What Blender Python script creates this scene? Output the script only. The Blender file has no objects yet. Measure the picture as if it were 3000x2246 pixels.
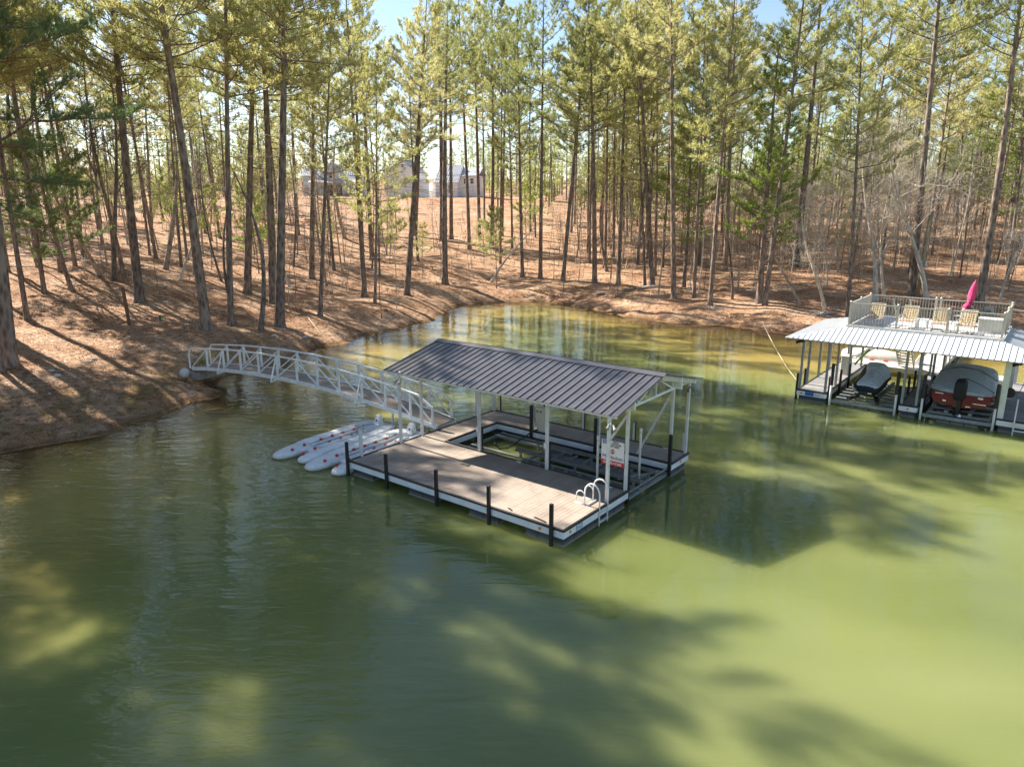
import bpy, math, random
import numpy as np
from mathutils import Vector, Matrix
R = math.radians
random.seed(7)
scene = bpy.context.scene
col = scene.collection
F, PITCH, CAMH = 2080.0, R(14.0), 9.3

# ------------------------------------------------------------ helpers
def ray(u, v):
    a = (u-1500)/F; b = (v-1123)/F
    return Vector((a, math.cos(PITCH)-b*math.sin(PITCH), -math.sin(PITCH)-b*math.cos(PITCH)))

def tag(o, label=None, cat=None, group=None, kind=None):
    if label: o['label'] = label
    if cat: o['category'] = cat
    if group: o['group'] = group
    if kind: o['kind'] = kind
    return o

def empty(name, loc, rz=0.0, parent=None):
    o = bpy.data.objects.new(name, None)
    o.empty_display_size = 0.3
    col.objects.link(o)
    o.location = loc; o.rotation_euler = (0, 0, rz)
    if parent: o.parent = parent
    return o

class MB:
    """collects faces, then links them as one mesh object"""
    def __init__(s): s.v = []; s.f = []; s.m = []; s.cur = 0
    def add(s, vs, fs):
        b = len(s.v); s.v += [tuple(p) for p in vs]
        for f in fs: s.f.append(tuple(b+i for i in f)); s.m.append(s.cur)
    def box(s, x0, x1, y0, y1, z0, z1):
        s.add([(x0,y0,z0),(x1,y0,z0),(x1,y1,z0),(x0,y1,z0),(x0,y0,z1),(x1,y0,z1),(x1,y1,z1),(x0,y1,z1)],
              [(3,2,1,0),(4,5,6,7),(0,1,5,4),(1,2,6,5),(2,3,7,6),(3,0,4,7)])
    def beam(s, p0, p1, w, h, up=(0,0,1)):
        p0 = Vector(p0); p1 = Vector(p1); d = (p1-p0).normalized(); u = Vector(up)
        x = d.cross(u)
        if x.length < 1e-4: x = d.cross(Vector((1,0,0)))
        x.normalize(); z = x.cross(d).normalized()
        vs = []
        for p in (p0, p1):
            for a, b in ((-1,-1),(1,-1),(1,1),(-1,1)): vs.append(p + x*(a*w/2) + z*(b*h/2))
        s.add(vs, [(0,1,2,3),(7,6,5,4),(0,4,5,1),(1,5,6,2),(2,6,7,3),(3,7,4,0)])
    def tube(s, pts, r, n=8, cap=True):
        pts = [Vector(p) for p in pts]
        rs = r if isinstance(r, (list, tuple)) else [r]*len(pts)
        d0 = (pts[1]-pts[0]).normalized()
        x = d0.cross(Vector((0,0,1)))
        if x.length < 1e-3: x = Vector((1,0,0))
        x.normalize(); vs = []
        for i, p in enumerate(pts):
            d = (pts[min(i+1, len(pts)-1)]-pts[max(i-1, 0)]).normalized()
            x = (x - d*x.dot(d)).normalized(); y = d.cross(x)
            for k in range(n):
                a = 2*math.pi*k/n
                vs.append(p + (x*math.cos(a)+y*math.sin(a))*rs[i])
        fs = []
        for i in range(len(pts)-1):
            for k in range(n):
                k2 = (k+1) % n
                fs.append((i*n+k, i*n+k2, (i+1)*n+k2, (i+1)*n+k))
        if cap:
            fs.append(tuple(range(n-1, -1, -1))); fs.append(tuple((len(pts)-1)*n+k for k in range(n)))
        s.add(vs, fs)
    def loft(s, secs, cap=True):
        n = len(secs[0]); vs = [p for q in secs for p in q]; fs = []
        for i in range(len(secs)-1):
            for k in range(n):
                k2 = (k+1) % n
                fs.append((i*n+k, i*n+k2, (i+1)*n+k2, (i+1)*n+k))
        if cap:
            fs.append(tuple(range(n-1, -1, -1))); fs.append(tuple((len(secs)-1)*n+k for k in range(n)))
        s.add(vs, fs)
    def prism(s, poly, z0, z1):
        n = len(poly)
        s.loft([[(x, y, z0) for x, y in poly], [(x, y, z1) for x, y in poly]])
    def lathe(s, prof, c=(0,0,0), n=16):
        secs = [[(c[0]+r*math.cos(2*math.pi*k/n), c[1]+r*math.sin(2*math.pi*k/n), c[2]+z) for k in range(n)] for r, z in prof]
        s.loft(secs)
    def build(s, name, mat, parent=None, smooth=False, bevel=0, sub=0, loc=None):
        me = bpy.data.meshes.new(name)
        me.from_pydata(s.v, [], s.f)
        mats = mat if isinstance(mat, (list, tuple)) else [mat]
        for m in mats: me.materials.append(m)
        if len(mats) > 1: me.polygons.foreach_set('material_index', s.m)
        if smooth: me.polygons.foreach_set('use_smooth', [True]*len(me.polygons))
        me.update()
        o = bpy.data.objects.new(name, me); col.objects.link(o)
        if parent: o.parent = parent
        if loc: o.location = loc
        if bevel:
            b = o.modifiers.new('bevel', 'BEVEL'); b.width = bevel; b.segments = 2; b.limit_method = 'ANGLE'
        if sub:
            b = o.modifiers.new('sub', 'SUBSURF'); b.levels = sub; b.render_levels = sub
        return o

def children_of(o): return [c for c in bpy.data.objects if c.parent == o]
def copy_tree(o, parent=None):
    kids = list(o.children)
    c = o.copy(); col.objects.link(c); c.parent = parent
    for ch in kids: copy_tree(ch, c)
    return c

def tri_mesh(name, V, T, mi=None, mats=(), smooth=False):
    V = np.asarray(V, dtype=np.float32); T = np.asarray(T, dtype=np.int32)
    me = bpy.data.meshes.new(name)
    me.vertices.add(len(V)); me.vertices.foreach_set('co', V.ravel())
    me.loops.add(T.size); me.loops.foreach_set('vertex_index', T.ravel())
    me.polygons.add(len(T)); me.polygons.foreach_set('loop_start', np.arange(0, T.size, 3, dtype=np.int32))
    try: me.polygons.foreach_set('loop_total', np.full(len(T), 3, dtype=np.int32))
    except Exception: pass
    for m in mats: me.materials.append(m)
    if mi is not None: me.polygons.foreach_set('material_index', np.asarray(mi, dtype=np.int32))
    if smooth: me.polygons.foreach_set('use_smooth', np.ones(len(T), dtype=bool))
    me.update(calc_edges=True); me.validate()
    return me

# ------------------------------------------------------------ materials
def nodes_of(m):
    m.use_nodes = True; nt = m.node_tree; nt.nodes.clear()
    return nt, nt.nodes.new('ShaderNodeOutputMaterial')
def N(nt, t, **kw):
    n = nt.nodes.new('ShaderNode'+t)
    for k, v in kw.items():
        if k in n.inputs: n.inputs[k].default_value = v
        else: setattr(n, k, v)
    return n
def link(nt, a, b): nt.links.new(a, b)
def rgb(c): return (c[0], c[1], c[2], 1)
def ramp(nt, fac, stops, interp='LINEAR'):
    r = nt.nodes.new('ShaderNodeValToRGB'); r.color_ramp.interpolation = interp
    e = r.color_ramp.elements
    while len(e) < len(stops): e.new(0.5)
    for i, (p, c) in enumerate(stops): e[i].position = p; e[i].color = rgb(c)
    link(nt, fac, r.inputs[0]); return r
def mixc(nt, fac, a, b, mode='MIX'):
    m = nt.nodes.new('ShaderNodeMix'); m.data_type = 'RGBA'; m.blend_type = mode
    for sock, v in ((m.inputs[0], fac), (m.inputs[6], a), (m.inputs[7], b)):
        if hasattr(v, 'is_output'): link(nt, v, sock)
        elif isinstance(v, tuple): sock.default_value = rgb(v)
        else: sock.default_value = v
    return m.outputs[2]
def maths(nt, op, a, b=None, c=None, clamp=False):
    m = nt.nodes.new('ShaderNodeMath'); m.operation = op; m.use_clamp = clamp
    for i, v in enumerate((a, b, c)):
        if v is None: continue
        if hasattr(v, 'is_output'): link(nt, v, m.inputs[i])
        else: m.inputs[i].default_value = v
    return m.outputs[0]
def noise(nt, vec, scale, detail=4, rough=0.55, dist=0.0):
    n = N(nt, 'TexNoise'); n.inputs['Scale'].default_value = scale; n.inputs['Detail'].default_value = detail
    n.inputs['Roughness'].default_value = rough; n.inputs['Distortion'].default_value = dist
    if vec is not None: link(nt, vec, n.inputs['Vector'])
    return n.outputs['Fac']
def mapping(nt, vec, scale=(1,1,1), rot=(0,0,0)):
    m = nt.nodes.new('ShaderNodeMapping'); m.inputs['Scale'].default_value = scale; m.inputs['Rotation'].default_value = rot
    link(nt, vec, m.inputs['Vector']); return m.outputs[0]
def bump(nt, h, strength=0.5, dist=0.02):
    b = N(nt, 'Bump'); b.inputs['Strength'].default_value = strength; b.inputs['Distance'].default_value = dist
    link(nt, h, b.inputs['Height']); return b.outputs[0]

def mat_simple(name, c, rough=0.5, metal=0.0, var=0.15, scale=6.0, bumps=0.0, c2=None, spec=0.5):
    m = bpy.data.materials.new(name); nt, out = nodes_of(m)
    tc = N(nt, 'TexCoord'); p = N(nt, 'BsdfPrincipled')
    p.inputs['Roughness'].default_value = rough; p.inputs['Metallic'].default_value = metal
    p.inputs['Specular IOR Level'].default_value = spec
    n = noise(nt, tc.outputs['Object'], scale, 5, 0.6)
    d = c2 if c2 else tuple(x*(1-var*1.6) for x in c)
    r = ramp(nt, n, [(0.3, d), (0.62, c)])
    link(nt, r.outputs[0], p.inputs['Base Color'])
    if bumps:
        n2 = noise(nt, tc.outputs['Object'], scale*6, 3)
        link(nt, bump(nt, n2, bumps, 0.01), p.inputs['Normal'])
    link(nt, p.outputs[0], out.inputs[0]); return m

M = {}
M['alu'] = mat_simple('brushed_aluminium', (0.74,0.75,0.76), 0.42, 0.12, 0.12, 3)
M['white_alu'] = mat_simple('weathered_aluminium', (0.86,0.86,0.84), 0.5, 0.0, 0.14, 4)
M['fascia'] = mat_simple('ribbed_fascia', (0.82,0.84,0.86), 0.45, 0.0, 0.10, 2)
M['black'] = mat_simple('black_rubber', (0.022,0.021,0.022), 0.5, 0, 0.3, 9)
M['dkbrown'] = mat_simple('dark_bronze_trim', (0.035,0.03,0.03), 0.45, 0, 0.3, 6)
M['float'] = mat_simple('dark_float_plastic', (0.05,0.062,0.085), 0.30, 0, 0.3, 3, c2=(0.12,0.12,0.11))
M['white'] = mat_simple('white_plastic', (0.74,0.75,0.74), 0.4, 0, 0.07, 2.2, c2=(0.62,0.62,0.58))
M['red'] = mat_simple('red_roller', (0.50,0.045,0.02), 0.35, 0, 0.15, 8)
M['beige'] = mat_simple('beige_powder_coat', (0.52,0.47,0.38), 0.5, 0, 0.1, 4)
M['cream'] = mat_simple('cream_plastic', (0.62,0.60,0.52), 0.45, 0, 0.08, 5)
M['pink'] = mat_simple('pink_canvas', (0.86,0.07,0.21), 0.8, 0, 0.18, 7, 0.3)
M['wgrey'] = mat_simple('weathered_grey_board', (0.30,0.30,0.29), 0.8, 0, 0.3, 5, 0.4)
M['steel'] = mat_simple('galvanised_steel', (0.36,0.38,0.39), 0.45, 0.5, 0.2, 6)
M['carpet'] = mat_simple('bunk_carpet', (0.20,0.19,0.18), 0.95, 0, 0.35, 14, 0.6)
M['cover'] = mat_simple('grey_blue_cover', (0.70,0.76,0.82), 0.85, 0, 0.14, 5, 0.3)
M['coverblack'] = mat_simple('black_cover', (0.02,0.02,0.022), 0.8, 0, 0.2, 5, 0.3)
M['maroon'] = mat_simple('maroon_gelcoat', (0.26,0.008,0.018), 0.16, 0, 0.15, 2)
M['tin'] = mat_simple('cream_painted_hull', (0.62,0.58,0.50), 0.35, 0.1, 0.12, 2)
M['lime'] = mat_simple('lime_foam', (0.35,0.72,0.02), 0.6)
M['blue'] = mat_simple('blue_plate', (0.02,0.16,0.45), 0.4)
M['orange'] = mat_simple('orange_reflector', (0.80,0.28,0.03), 0.3)
M['ink'] = mat_simple('dark_ink', (0.02,0.03,0.06), 0.5)
M['inkred'] = mat_simple('red_ink', (0.55,0.02,0.03), 0.5)
M['paper'] = mat_simple('sign_white', (0.80,0.80,0.80), 0.35, 0, 0.04, 2)
M['gull'] = mat_simple('pale_grey_paint', (0.66,0.65,0.62), 0.6, 0, 0.1, 3)
M['lattice'] = mat_simple('tan_vinyl_strap', (0.55,0.42,0.24), 0.5, 0, 0.1, 8)
M['rust'] = mat_simple('rusty_cushion', (0.50,0.27,0.14), 0.8, 0, 0.3, 14)
M['stone'] = mat_simple('white_quartz', (0.70,0.69,0.66), 0.8, 0, 0.3, 7, 0.5, c2=(0.40,0.35,0.28))
M['rock'] = mat_simple('grey_rock', (0.34,0.31,0.28), 0.85, 0, 0.3, 4, 0.6)
M['rope'] = mat_simple('pale_rope', (0.55,0.45,0.30), 0.8)
M['hose'] = mat_simple('black_hose', (0.015,0.015,0.016), 0.4)
M['green'] = mat_simple('green_paint', (0.01,0.22,0.08), 0.5)
M['chrome'] = mat_simple('chrome', (0.8,0.8,0.8), 0.15, 1.0, 0.02)
M['housewhite'] = mat_simple('white_siding', (0.86,0.86,0.85), 0.7, 0, 0.05, 1)
M['housegrey'] = mat_simple('pale_blue_grey_siding', (0.60,0.66,0.68), 0.7, 0, 0.05, 1)
M['metalroof'] = mat_simple('grey_standing_seam', (0.62,0.64,0.66), 0.5, 0.1, 0.1, 1)
M['glass'] = mat_simple('dark_window_glass', (0.03,0.035,0.04), 0.08, 0, 0.2, 1)
M['porchdark'] = mat_simple('screen_mesh', (0.10,0.09,0.08), 0.7)
M['post'] = mat_simple('weathered_wood_post', (0.20,0.12,0.08), 0.85, 0, 0.3, 5, 0.5)
M['pole'] = mat_simple('treated_pine_pole', (0.36,0.28,0.17), 0.8, 0, 0.25, 4, 0.4)
M['roofwhite'] = mat_simple('white_metal_roof', (0.58,0.59,0.60), 0.38, 0.0, 0.05, 2)
M['roofdark'] = mat_simple('charcoal_bronze_roof', (0.125,0.12,0.127), 0.34, 0.25, 0.16, 2.5)

def mat_waterline(name, c, scum, rough, z0=0.02, z1=0.13):
    m = bpy.data.materials.new(name); nt, out = nodes_of(m)
    tc = N(nt, 'TexCoord'); p = N(nt, 'BsdfPrincipled'); p.inputs['Roughness'].default_value = rough
    n = noise(nt, tc.outputs['Object'], 3.0, 5, 0.65); n2 = noise(nt, mapping(nt, tc.outputs['Object'], (9,9,1.2)), 2.0, 4, 0.6)
    sx = nt.nodes.new('ShaderNodeSeparateXYZ'); link(nt, tc.outputs['Object'], sx.inputs[0])
    z = maths(nt, 'ADD', sx.outputs[2], maths(nt, 'MULTIPLY', n2, -0.10))
    r = ramp(nt, maths(nt, 'MULTIPLY_ADD', z, 1.6, 0.2), [(0.10, (0.9,0.9,0.9)), (0.34, (0,0,0))])
    base = ramp(nt, n, [(0.3, tuple(x*0.72 for x in c)), (0.6, c)])
    link(nt, mixc(nt, r.outputs[0], base.outputs[0], scum), p.inputs['Base Color'])
    link(nt, p.outputs[0], out.inputs[0]); return m
M['float'] = mat_waterline('dark_float_plastic', (0.055,0.066,0.09), (0.26,0.24,0.18), 0.32)
M['portwhite'] = mat_waterline('white_port_plastic', (0.78,0.79,0.78), (0.42,0.38,0.26), 0.42)
def mat_fabric(name, c):
    m = bpy.data.materials.new(name); nt, out = nodes_of(m)
    tc = N(nt, 'TexCoord'); p = N(nt, 'BsdfPrincipled'); p.inputs['Roughness'].default_value = 0.85
    n = noise(nt, mapping(nt, tc.outputs['Object'], (1.0,2.6,1.0)), 2.6, 3, 0.5, 0.8); n2 = noise(nt, tc.outputs['Object'], 7, 4, 0.6, 0.4)
    r = ramp(nt, n2, [(0.3, tuple(x*0.84 for x in c)), (0.65, c)])
    link(nt, r.outputs[0], p.inputs['Base Color'])
    link(nt, bump(nt, maths(nt, 'ADD', n, maths(nt, 'MULTIPLY', n2, 0.35)), 1.0, 0.16), p.inputs['Normal'])
    link(nt, p.outputs[0], out.inputs[0]); return m
M['cover'] = mat_fabric('grey_blue_cover', (0.66,0.73,0.80))
M['pink'] = mat_fabric('pink_canvas', (0.86,0.07,0.21))
def mat_boards(name, ca, cb, axis, pitch, gap=0.0):
    m = bpy.data.materials.new(name); nt, out = nodes_of(m)
    tc = N(nt, 'TexCoord'); p = N(nt, 'BsdfPrincipled'); p.inputs['Roughness'].default_value = 0.75
    sx = nt.nodes.new('ShaderNodeSeparateXYZ'); link(nt, tc.outputs['Object'], sx.inputs[0])
    idx = maths(nt, 'FLOOR', maths(nt, 'DIVIDE', sx.outputs[axis], pitch))
    wn = N(nt, 'TexWhiteNoise'); wn.noise_dimensions = '1D'; link(nt, idx, wn.inputs['W'])
    sc = (30, 2, 2) if axis == 0 else (2, 30, 2)
    g = noise(nt, mapping(nt, tc.outputs['Object'], sc), 2.0, 5, 0.6)
    big = noise(nt, tc.outputs['Object'], 1.3, 4, 0.6)
    c = mixc(nt, wn.outputs['Value'], ca, cb)
    c = mixc(nt, maths(nt, 'MULTIPLY', g, 0.45), c, tuple(x*0.55 for x in ca))
    st = ramp(nt, big, [(0.30, (0.72,0.70,0.68)), (0.60, (1,1,1))])
    c = mixc(nt, 1.0, c, st.outputs[0], 'MULTIPLY')
    link(nt, c, p.inputs['Base Color'])
    link(nt, bump(nt, g, 0.4, 0.01), p.inputs['Normal'])
    link(nt, p.outputs[0], out.inputs[0]); return m
M['deck_x'] = mat_boards('tan_composite_decking', (0.42,0.34,0.275), (0.35,0.28,0.225), 0, 0.14)
M['deck_y'] = mat_boards('tan_composite_walkway', (0.42,0.34,0.275), (0.35,0.28,0.225), 1, 0.14)
M['gdeck_y'] = mat_boards('grey_decking', (0.33,0.32,0.32), (0.25,0.245,0.25), 1, 0.9)
M['walk'] = mat_boards('white_walkway', (0.66,0.65,0.62), (0.60,0.59,0.56), 1, 1.5)

def mat_bark(name, ca, cb, cc):
    m = bpy.data.materials.new(name); nt, out = nodes_of(m)
    tc = N(nt, 'TexCoord'); p = N(nt, 'BsdfPrincipled'); p.inputs['Roughness'].default_value = 0.9
    p.inputs['Specular IOR Level'].default_value = 0.2
    oi = N(nt, 'ObjectInfo')
    v = nt.nodes.new('ShaderNodeVectorMath'); v.operation = 'ADD'
    link(nt, tc.outputs['Object'], v.inputs[0]); link(nt, oi.outputs['Random'], v.inputs[1])
    vo = N(nt, 'TexVoronoi'); vo.inputs['Scale'].default_value = 9.0
    link(nt, mapping(nt, v.outputs[0], (1,1,0.22)), vo.inputs['Vector'])
    n1 = noise(nt, mapping(nt, v.outputs[0], (1,1,0.3)), 12, 6, 0.65)
    n2 = noise(nt, v.outputs[0], 0.6, 3, 0.6)
    k = maths(nt, 'ADD', maths(nt, 'MULTIPLY', vo.outputs['Distance'], 0.8), maths(nt, 'MULTIPLY', n1, 0.5))
    r = ramp(nt, k, [(0.25, ca), (0.55, cb), (0.85, cc)])
    tint = ramp(nt, n2, [(0.35, (0.75,0.75,0.78)), (0.65, (1.1,1.05,1.0))])
    c = mixc(nt, 1.0, r.outputs[0], tint.outputs[0], 'MULTIPLY')
    rr = ramp(nt, oi.outputs['Random'], [(0, (0.8,0.8,0.82)), (1, (1.2,1.1,1.0))])
    c = mixc(nt, 1.0, c, rr.outputs[0], 'MULTIPLY')
    link(nt, c, p.inputs['Base Color'])
    link(nt, bump(nt, k, 0.9, 0.05), p.inputs['Normal'])
    link(nt, p.outputs[0], out.inputs[0]); return m
M['bark'] = mat_bark('pine_bark', (0.075,0.06,0.053), (0.19,0.155,0.135), (0.31,0.265,0.235))
M['barkgrey'] = mat_bark('grey_bark', (0.17,0.145,0.12), (0.33,0.29,0.24), (0.50,0.46,0.40))
M['barkpale'] = mat_bark('pale_bark', (0.34,0.31,0.26), (0.52,0.49,0.43), (0.66,0.63,0.57))

def mat_leaf(name, stops, trans=0.35):
    m = bpy.data.materials.new(name); nt, out = nodes_of(m)
    oi = N(nt, 'ObjectInfo'); geo = N(nt, 'NewGeometry')
    n = noise(nt, geo.outputs['Position'], 0.55, 3, 0.6)
    f = maths(nt, 'ADD', maths(nt, 'MULTIPLY', oi.outputs['Random'], 0.55), maths(nt, 'MULTIPLY', n, 0.7))
    f = maths(nt, 'SUBTRACT', f, 0.12)
    r = ramp(nt, f, stops)
    d = N(nt, 'BsdfDiffuse'); t = N(nt, 'BsdfTranslucent')
    g = N(nt, 'BsdfGlossy'); g.inputs['Roughness'].default_value = 0.5
    link(nt, r.outputs[0], d.inputs[0]); link(nt, r.outputs[0], t.inputs[0])
    mx = N(nt, 'MixShader'); mx.inputs[0].default_value = trans
    link(nt, d.outputs[0], mx.inputs[1]); link(nt, t.outputs[0], mx.inputs[2])
    m2 = N(nt, 'MixShader'); m2.inputs[0].default_value = 0.05
    link(nt, mx.outputs[0], m2.inputs[1]); link(nt, g.outputs[0], m2.inputs[2])
    link(nt, m2.outputs[0], out.inputs[0]); return m
M['needle'] = mat_leaf('pine_needles', [(0.0, (0.13,0.18,0.08)), (0.25, (0.32,0.35,0.12)), (0.6, (0.55,0.53,0.21)), (1.0, (0.64,0.59,0.30))], 0.5)
M['needle_dark'] = mat_leaf('dark_pine_needles', [(0.0, (0.08,0.15,0.06)), (0.5, (0.17,0.25,0.09)), (1.0, (0.30,0.34,0.12))], 0.4)
M['needle_bright'] = mat_leaf('bright_pine_needles', [(0.0, (0.20,0.28,0.05)), (0.5, (0.33,0.40,0.075)), (1.0, (0.45,0.48,0.12))], 0.45)
M['drygrass'] = mat_leaf('dry_brush', [(0.0, (0.20,0.13,0.08)), (0.5, (0.34,0.23,0.14)), (1.0, (0.46,0.34,0.22))], 0.2)
M['litter'] = mat_leaf('fallen_leaves', [(0.0, (0.16,0.07,0.035)), (0.45, (0.36,0.19,0.10)), (0.75, (0.50,0.31,0.18)), (1.0, (0.58,0.42,0.29))], 0.1)
M['brownleaf'] = mat_leaf('brown_leaves', [(0.0, (0.16,0.07,0.04)), (1.0, (0.30,0.14,0.07))])

# ------------------------------------------------------------ terrain
SHORE = [(-400,-160),(-120,-80),(-30,-24),(-24,-6),(-21.5,8),(-20.4,18),(-19.7,25.8),(-18.6,26.9),(-17.2,28.6),(-16.8,30.7),(-15.8,32.6),(-14.7,34.0),
         (-15.2,35.6),(-16.6,37.1),(-16.2,38.8),(-15.6,39.8),(-14.6,42.2),(-13.8,44.4),(-13.0,47.6),(-10.6,50.8),(-8.9,55.9),(-6.9,59.7),(-6.2,66.0),(-3.8,69.6),
         (-0.5,71.0),(3.9,71.2),(6.0,68.4),(9.2,62.3),(13.0,57.6),(16.8,56.1),(19.0,53.9),(22.4,51.9),(29,50.2),(36,49.2),(48,50),(70,44),(120,30),(260,-40),(420,-160)]
SH = np.array(SHORE, float)
def shore_dist(X, Y):
    """signed distance to the shoreline, positive inland"""
    X = np.asarray(X, float); Y = np.asarray(Y, float)
    best = np.full(X.shape, 1e9); inside = np.zeros(X.shape, bool)
    P = np.vstack([SH, [(420,-400)], [(-400,-400)]])
    n = len(P)
    for i in range(n):
        a = P[i]; b = P[(i+1) % n]; d = b-a; L = (d**2).sum()
        if i < len(SH)-1:
            t = np.clip(((X-a[0])*d[0]+(Y-a[1])*d[1])/L, 0, 1)
            q = np.hypot(X-a[0]-t*d[0], Y-a[1]-t*d[1]); best = np.minimum(best, q)
        c = ((a[1] > Y) != (b[1] > Y))
        with np.errstate(divide='ignore', invalid='ignore'):
            xs = (b[0]-a[0])*(Y-a[1])/(b[1]-a[1]+1e-12)+a[0]
        inside ^= (c & (X < xs))
    return np.where(inside, -best, best)
KD = [-60,-25,-12,-6,-3,-1,0,1,3,8,20,50,90,120,200,280,500]
KH = [-7,-5.0,-3.0,-1.5,-0.65,-0.2,0.0,0.36,0.72,1.35,2.7,5.8,9.6,11.6,12.4,17,30]
def vnoise(X, Y, s, seed=0):
    X = X/s; Y = Y/s; i = np.floor(X); j = np.floor(Y); fx = X-i; fy = Y-j
    fx = fx*fx*(3-2*fx); fy = fy*fy*(3-2*fy)
    def h(a, b):
        v = np.sin(a*127.1+b*311.7+seed*74.7)*43758.5453
        return v-np.floor(v)
    return (h(i,j)*(1-fx)+h(i+1,j)*fx)*(1-fy)+(h(i,j+1)*(1-fx)+h(i+1,j+1)*fx)*fy
def ground(X, Y):
    X = np.asarray(X, float); Y = np.asarray(Y, float)
    d = shore_dist(X, Y) + (vnoise(X, Y, 2.2, 5)-0.5)*1.2*np.clip((Y-10)/20, 0, 1)
    d = d + (vnoise(X, Y, 0.8, 8)-0.5)*0.8*np.clip((Y-10)/20, 0, 1)
    sh_ = 1-0.62*np.clip((X-6)/8, 0, 1)*np.clip((Y-34)/8, 0, 1)
    d = np.where(d < 0, d*sh_, d)
    h = np.interp(d, KD, KH)
    land = np.clip(d/3, 0, 1)
    h = h + land*((vnoise(X,Y,9,1)-0.5)*0.7 + (vnoise(X,Y,3.1,2)-0.5)*0.22 + (vnoise(X,Y,1.1,3)-0.5)*0.09)
    h = h + np.clip(d/30, 0, 1)*(vnoise(X,Y,31,4)-0.5)*1.6
    return h
def gz(x, y): return float(ground(np.array([x]), np.array([y]))[0])
def hit(u, v):
    """the point of the ground under a pixel of the photograph"""
    r = ray(u, v); t = np.linspace(12, 260, 2500)
    X = r.x*t; Y = r.y*t; Z = CAMH+r.z*t
    below = np.nonzero(Z < np.maximum(ground(X, Y), 0))[0]
    i = below[0] if len(below) else len(t)-1
    return float(X[i]), float(Y[i]), float(t[i])

def lines(a, b, lo, hi, step, grow=1.22):
    L = list(np.arange(a, b+1e-6, step)); s = step
    x = a
    while x > lo: s *= grow; x -= s; L.insert(0, x)
    s = step; x = b
    while x < hi: s *= grow; x += s; L.append(x)
    return np.array(L)
gx = lines(-48, 60, -700, 700, 0.55); gy = lines(6, 92, -300, 900, 0.55)
GX, GY = np.meshgrid(gx, gy); GZ = ground(GX, GY)
nx, ny = len(gx), len(gy)
V = np.stack([GX.ravel(), GY.ravel(), GZ.ravel()], 1)
idx = np.arange(nx*ny).reshape(ny, nx)
a, b, c, d = idx[:-1,:-1].ravel(), idx[:-1,1:].ravel(), idx[1:,1:].ravel(), idx[1:,:-1].ravel()
T = np.concatenate([np.stack([a,b,c],1), np.stack([a,c,d],1)])

def mat_ground():
    m = bpy.data.materials.new('pine_straw_ground'); nt, out = nodes_of(m)
    geo = N(nt, 'NewGeometry'); pos = geo.outputs['Position']
    p = N(nt, 'BsdfPrincipled'); p.inputs['Roughness'].default_value = 0.95; p.inputs['Specular IOR Level'].default_value = 0.1
    n1 = noise(nt, pos, 0.35, 5, 0.6); n2 = noise(nt, pos, 3.2, 6, 0.7); n3 = noise(nt, pos, 17, 4, 0.75)
    base = ramp(nt, n1, [(0.30, (0.41,0.225,0.13)), (0.5, (0.58,0.365,0.225)), (0.70, (0.68,0.485,0.335))])
    dark = ramp(nt, n2, [(0.36, (0.34,0.29,0.27)), (0.50, (0.92,0.92,0.92)), (0.70, (1.2,1.17,1.14))])  # dark litter patches, contrast deepened to paint in speckled tree shadow
    c = mixc(nt, 1.0, base.outputs[0], dark.outputs[0], 'MULTIPLY')
    fine = ramp(nt, n3, [(0.34, (0.42,0.36,0.33)), (0.52, (0.95,0.95,0.95)), (0.68, (1.35,1.35,1.36))])
    c = mixc(nt, 1.0, c, fine.outputs[0], 'MULTIPLY')
    sx = nt.nodes.new('ShaderNodeSeparateXYZ'); link(nt, pos, sx.inputs[0])
    # mossy olive ground low on the near bank, red clay patches up the hill
    lowz = maths(nt, 'SUBTRACT', 1.0, maths(nt, 'MULTIPLY', maths(nt, 'ABSOLUTE', maths(nt, 'SUBTRACT', sx.outputs[2], 0.55)), 1.4), clamp=True)
    nearb = maths(nt, 'LESS_THAN', sx.outputs[1], 46)
    moss = maths(nt, 'MULTIPLY', maths(nt, 'MULTIPLY', lowz, nearb), ramp(nt, noise(nt, pos, 0.9, 4), [(0.42, (0,0,0)), (0.6, (0.75,0.75,0.75))]).outputs[0])
    c = mixc(nt, moss, c, (0.22,0.165,0.05))
    clay = maths(nt, 'MULTIPLY', ramp(nt, noise(nt, mapping(nt, pos, (0.4,1,1)), 0.06, 3), [(0.56, (0,0,0)), (0.62, (1,1,1))]).outputs[0], maths(nt, 'GREATER_THAN', sx.outputs[2], 6.5))
    c = mixc(nt, maths(nt, 'MULTIPLY', clay, 0.25), c, (0.50,0.15,0.055))
    wetb = maths(nt, 'SUBTRACT', 1.0, maths(nt, 'MULTIPLY', maths(nt, 'ABSOLUTE', maths(nt, 'SUBTRACT', sx.outputs[2], 0.06)), 7.0), clamp=True)
    c = mixc(nt, maths(nt, 'MULTIPLY', wetb, 0.7), c, (0.10,0.055,0.03))
    # under the water: silt
    wet = maths(nt, 'MULTIPLY', maths(nt, 'ADD', maths(nt, 'MULTIPLY', sx.outputs[2], -4.0), 0.45), 1.0, clamp=True)
    c = mixc(nt, wet, c, mixc(nt, n2, (0.24,0.13,0.035), (0.44,0.28,0.09)))
    link(nt, c, p.inputs['Base Color'])
    h = maths(nt, 'ADD', maths(nt, 'MULTIPLY', n2, 1.0), maths(nt, 'MULTIPLY', n3, 0.45))
    link(nt, bump(nt, h, 1.0, 0.16), p.inputs['Normal'])
    link(nt, p.outputs[0], out.inputs[0]); return m
M['ground'] = mat_ground()
me = tri_mesh('ground', V, T, None, [M['ground']], True)
o = bpy.data.objects.new('ground', me); col.objects.link(o); tag(o, kind='structure')

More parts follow.
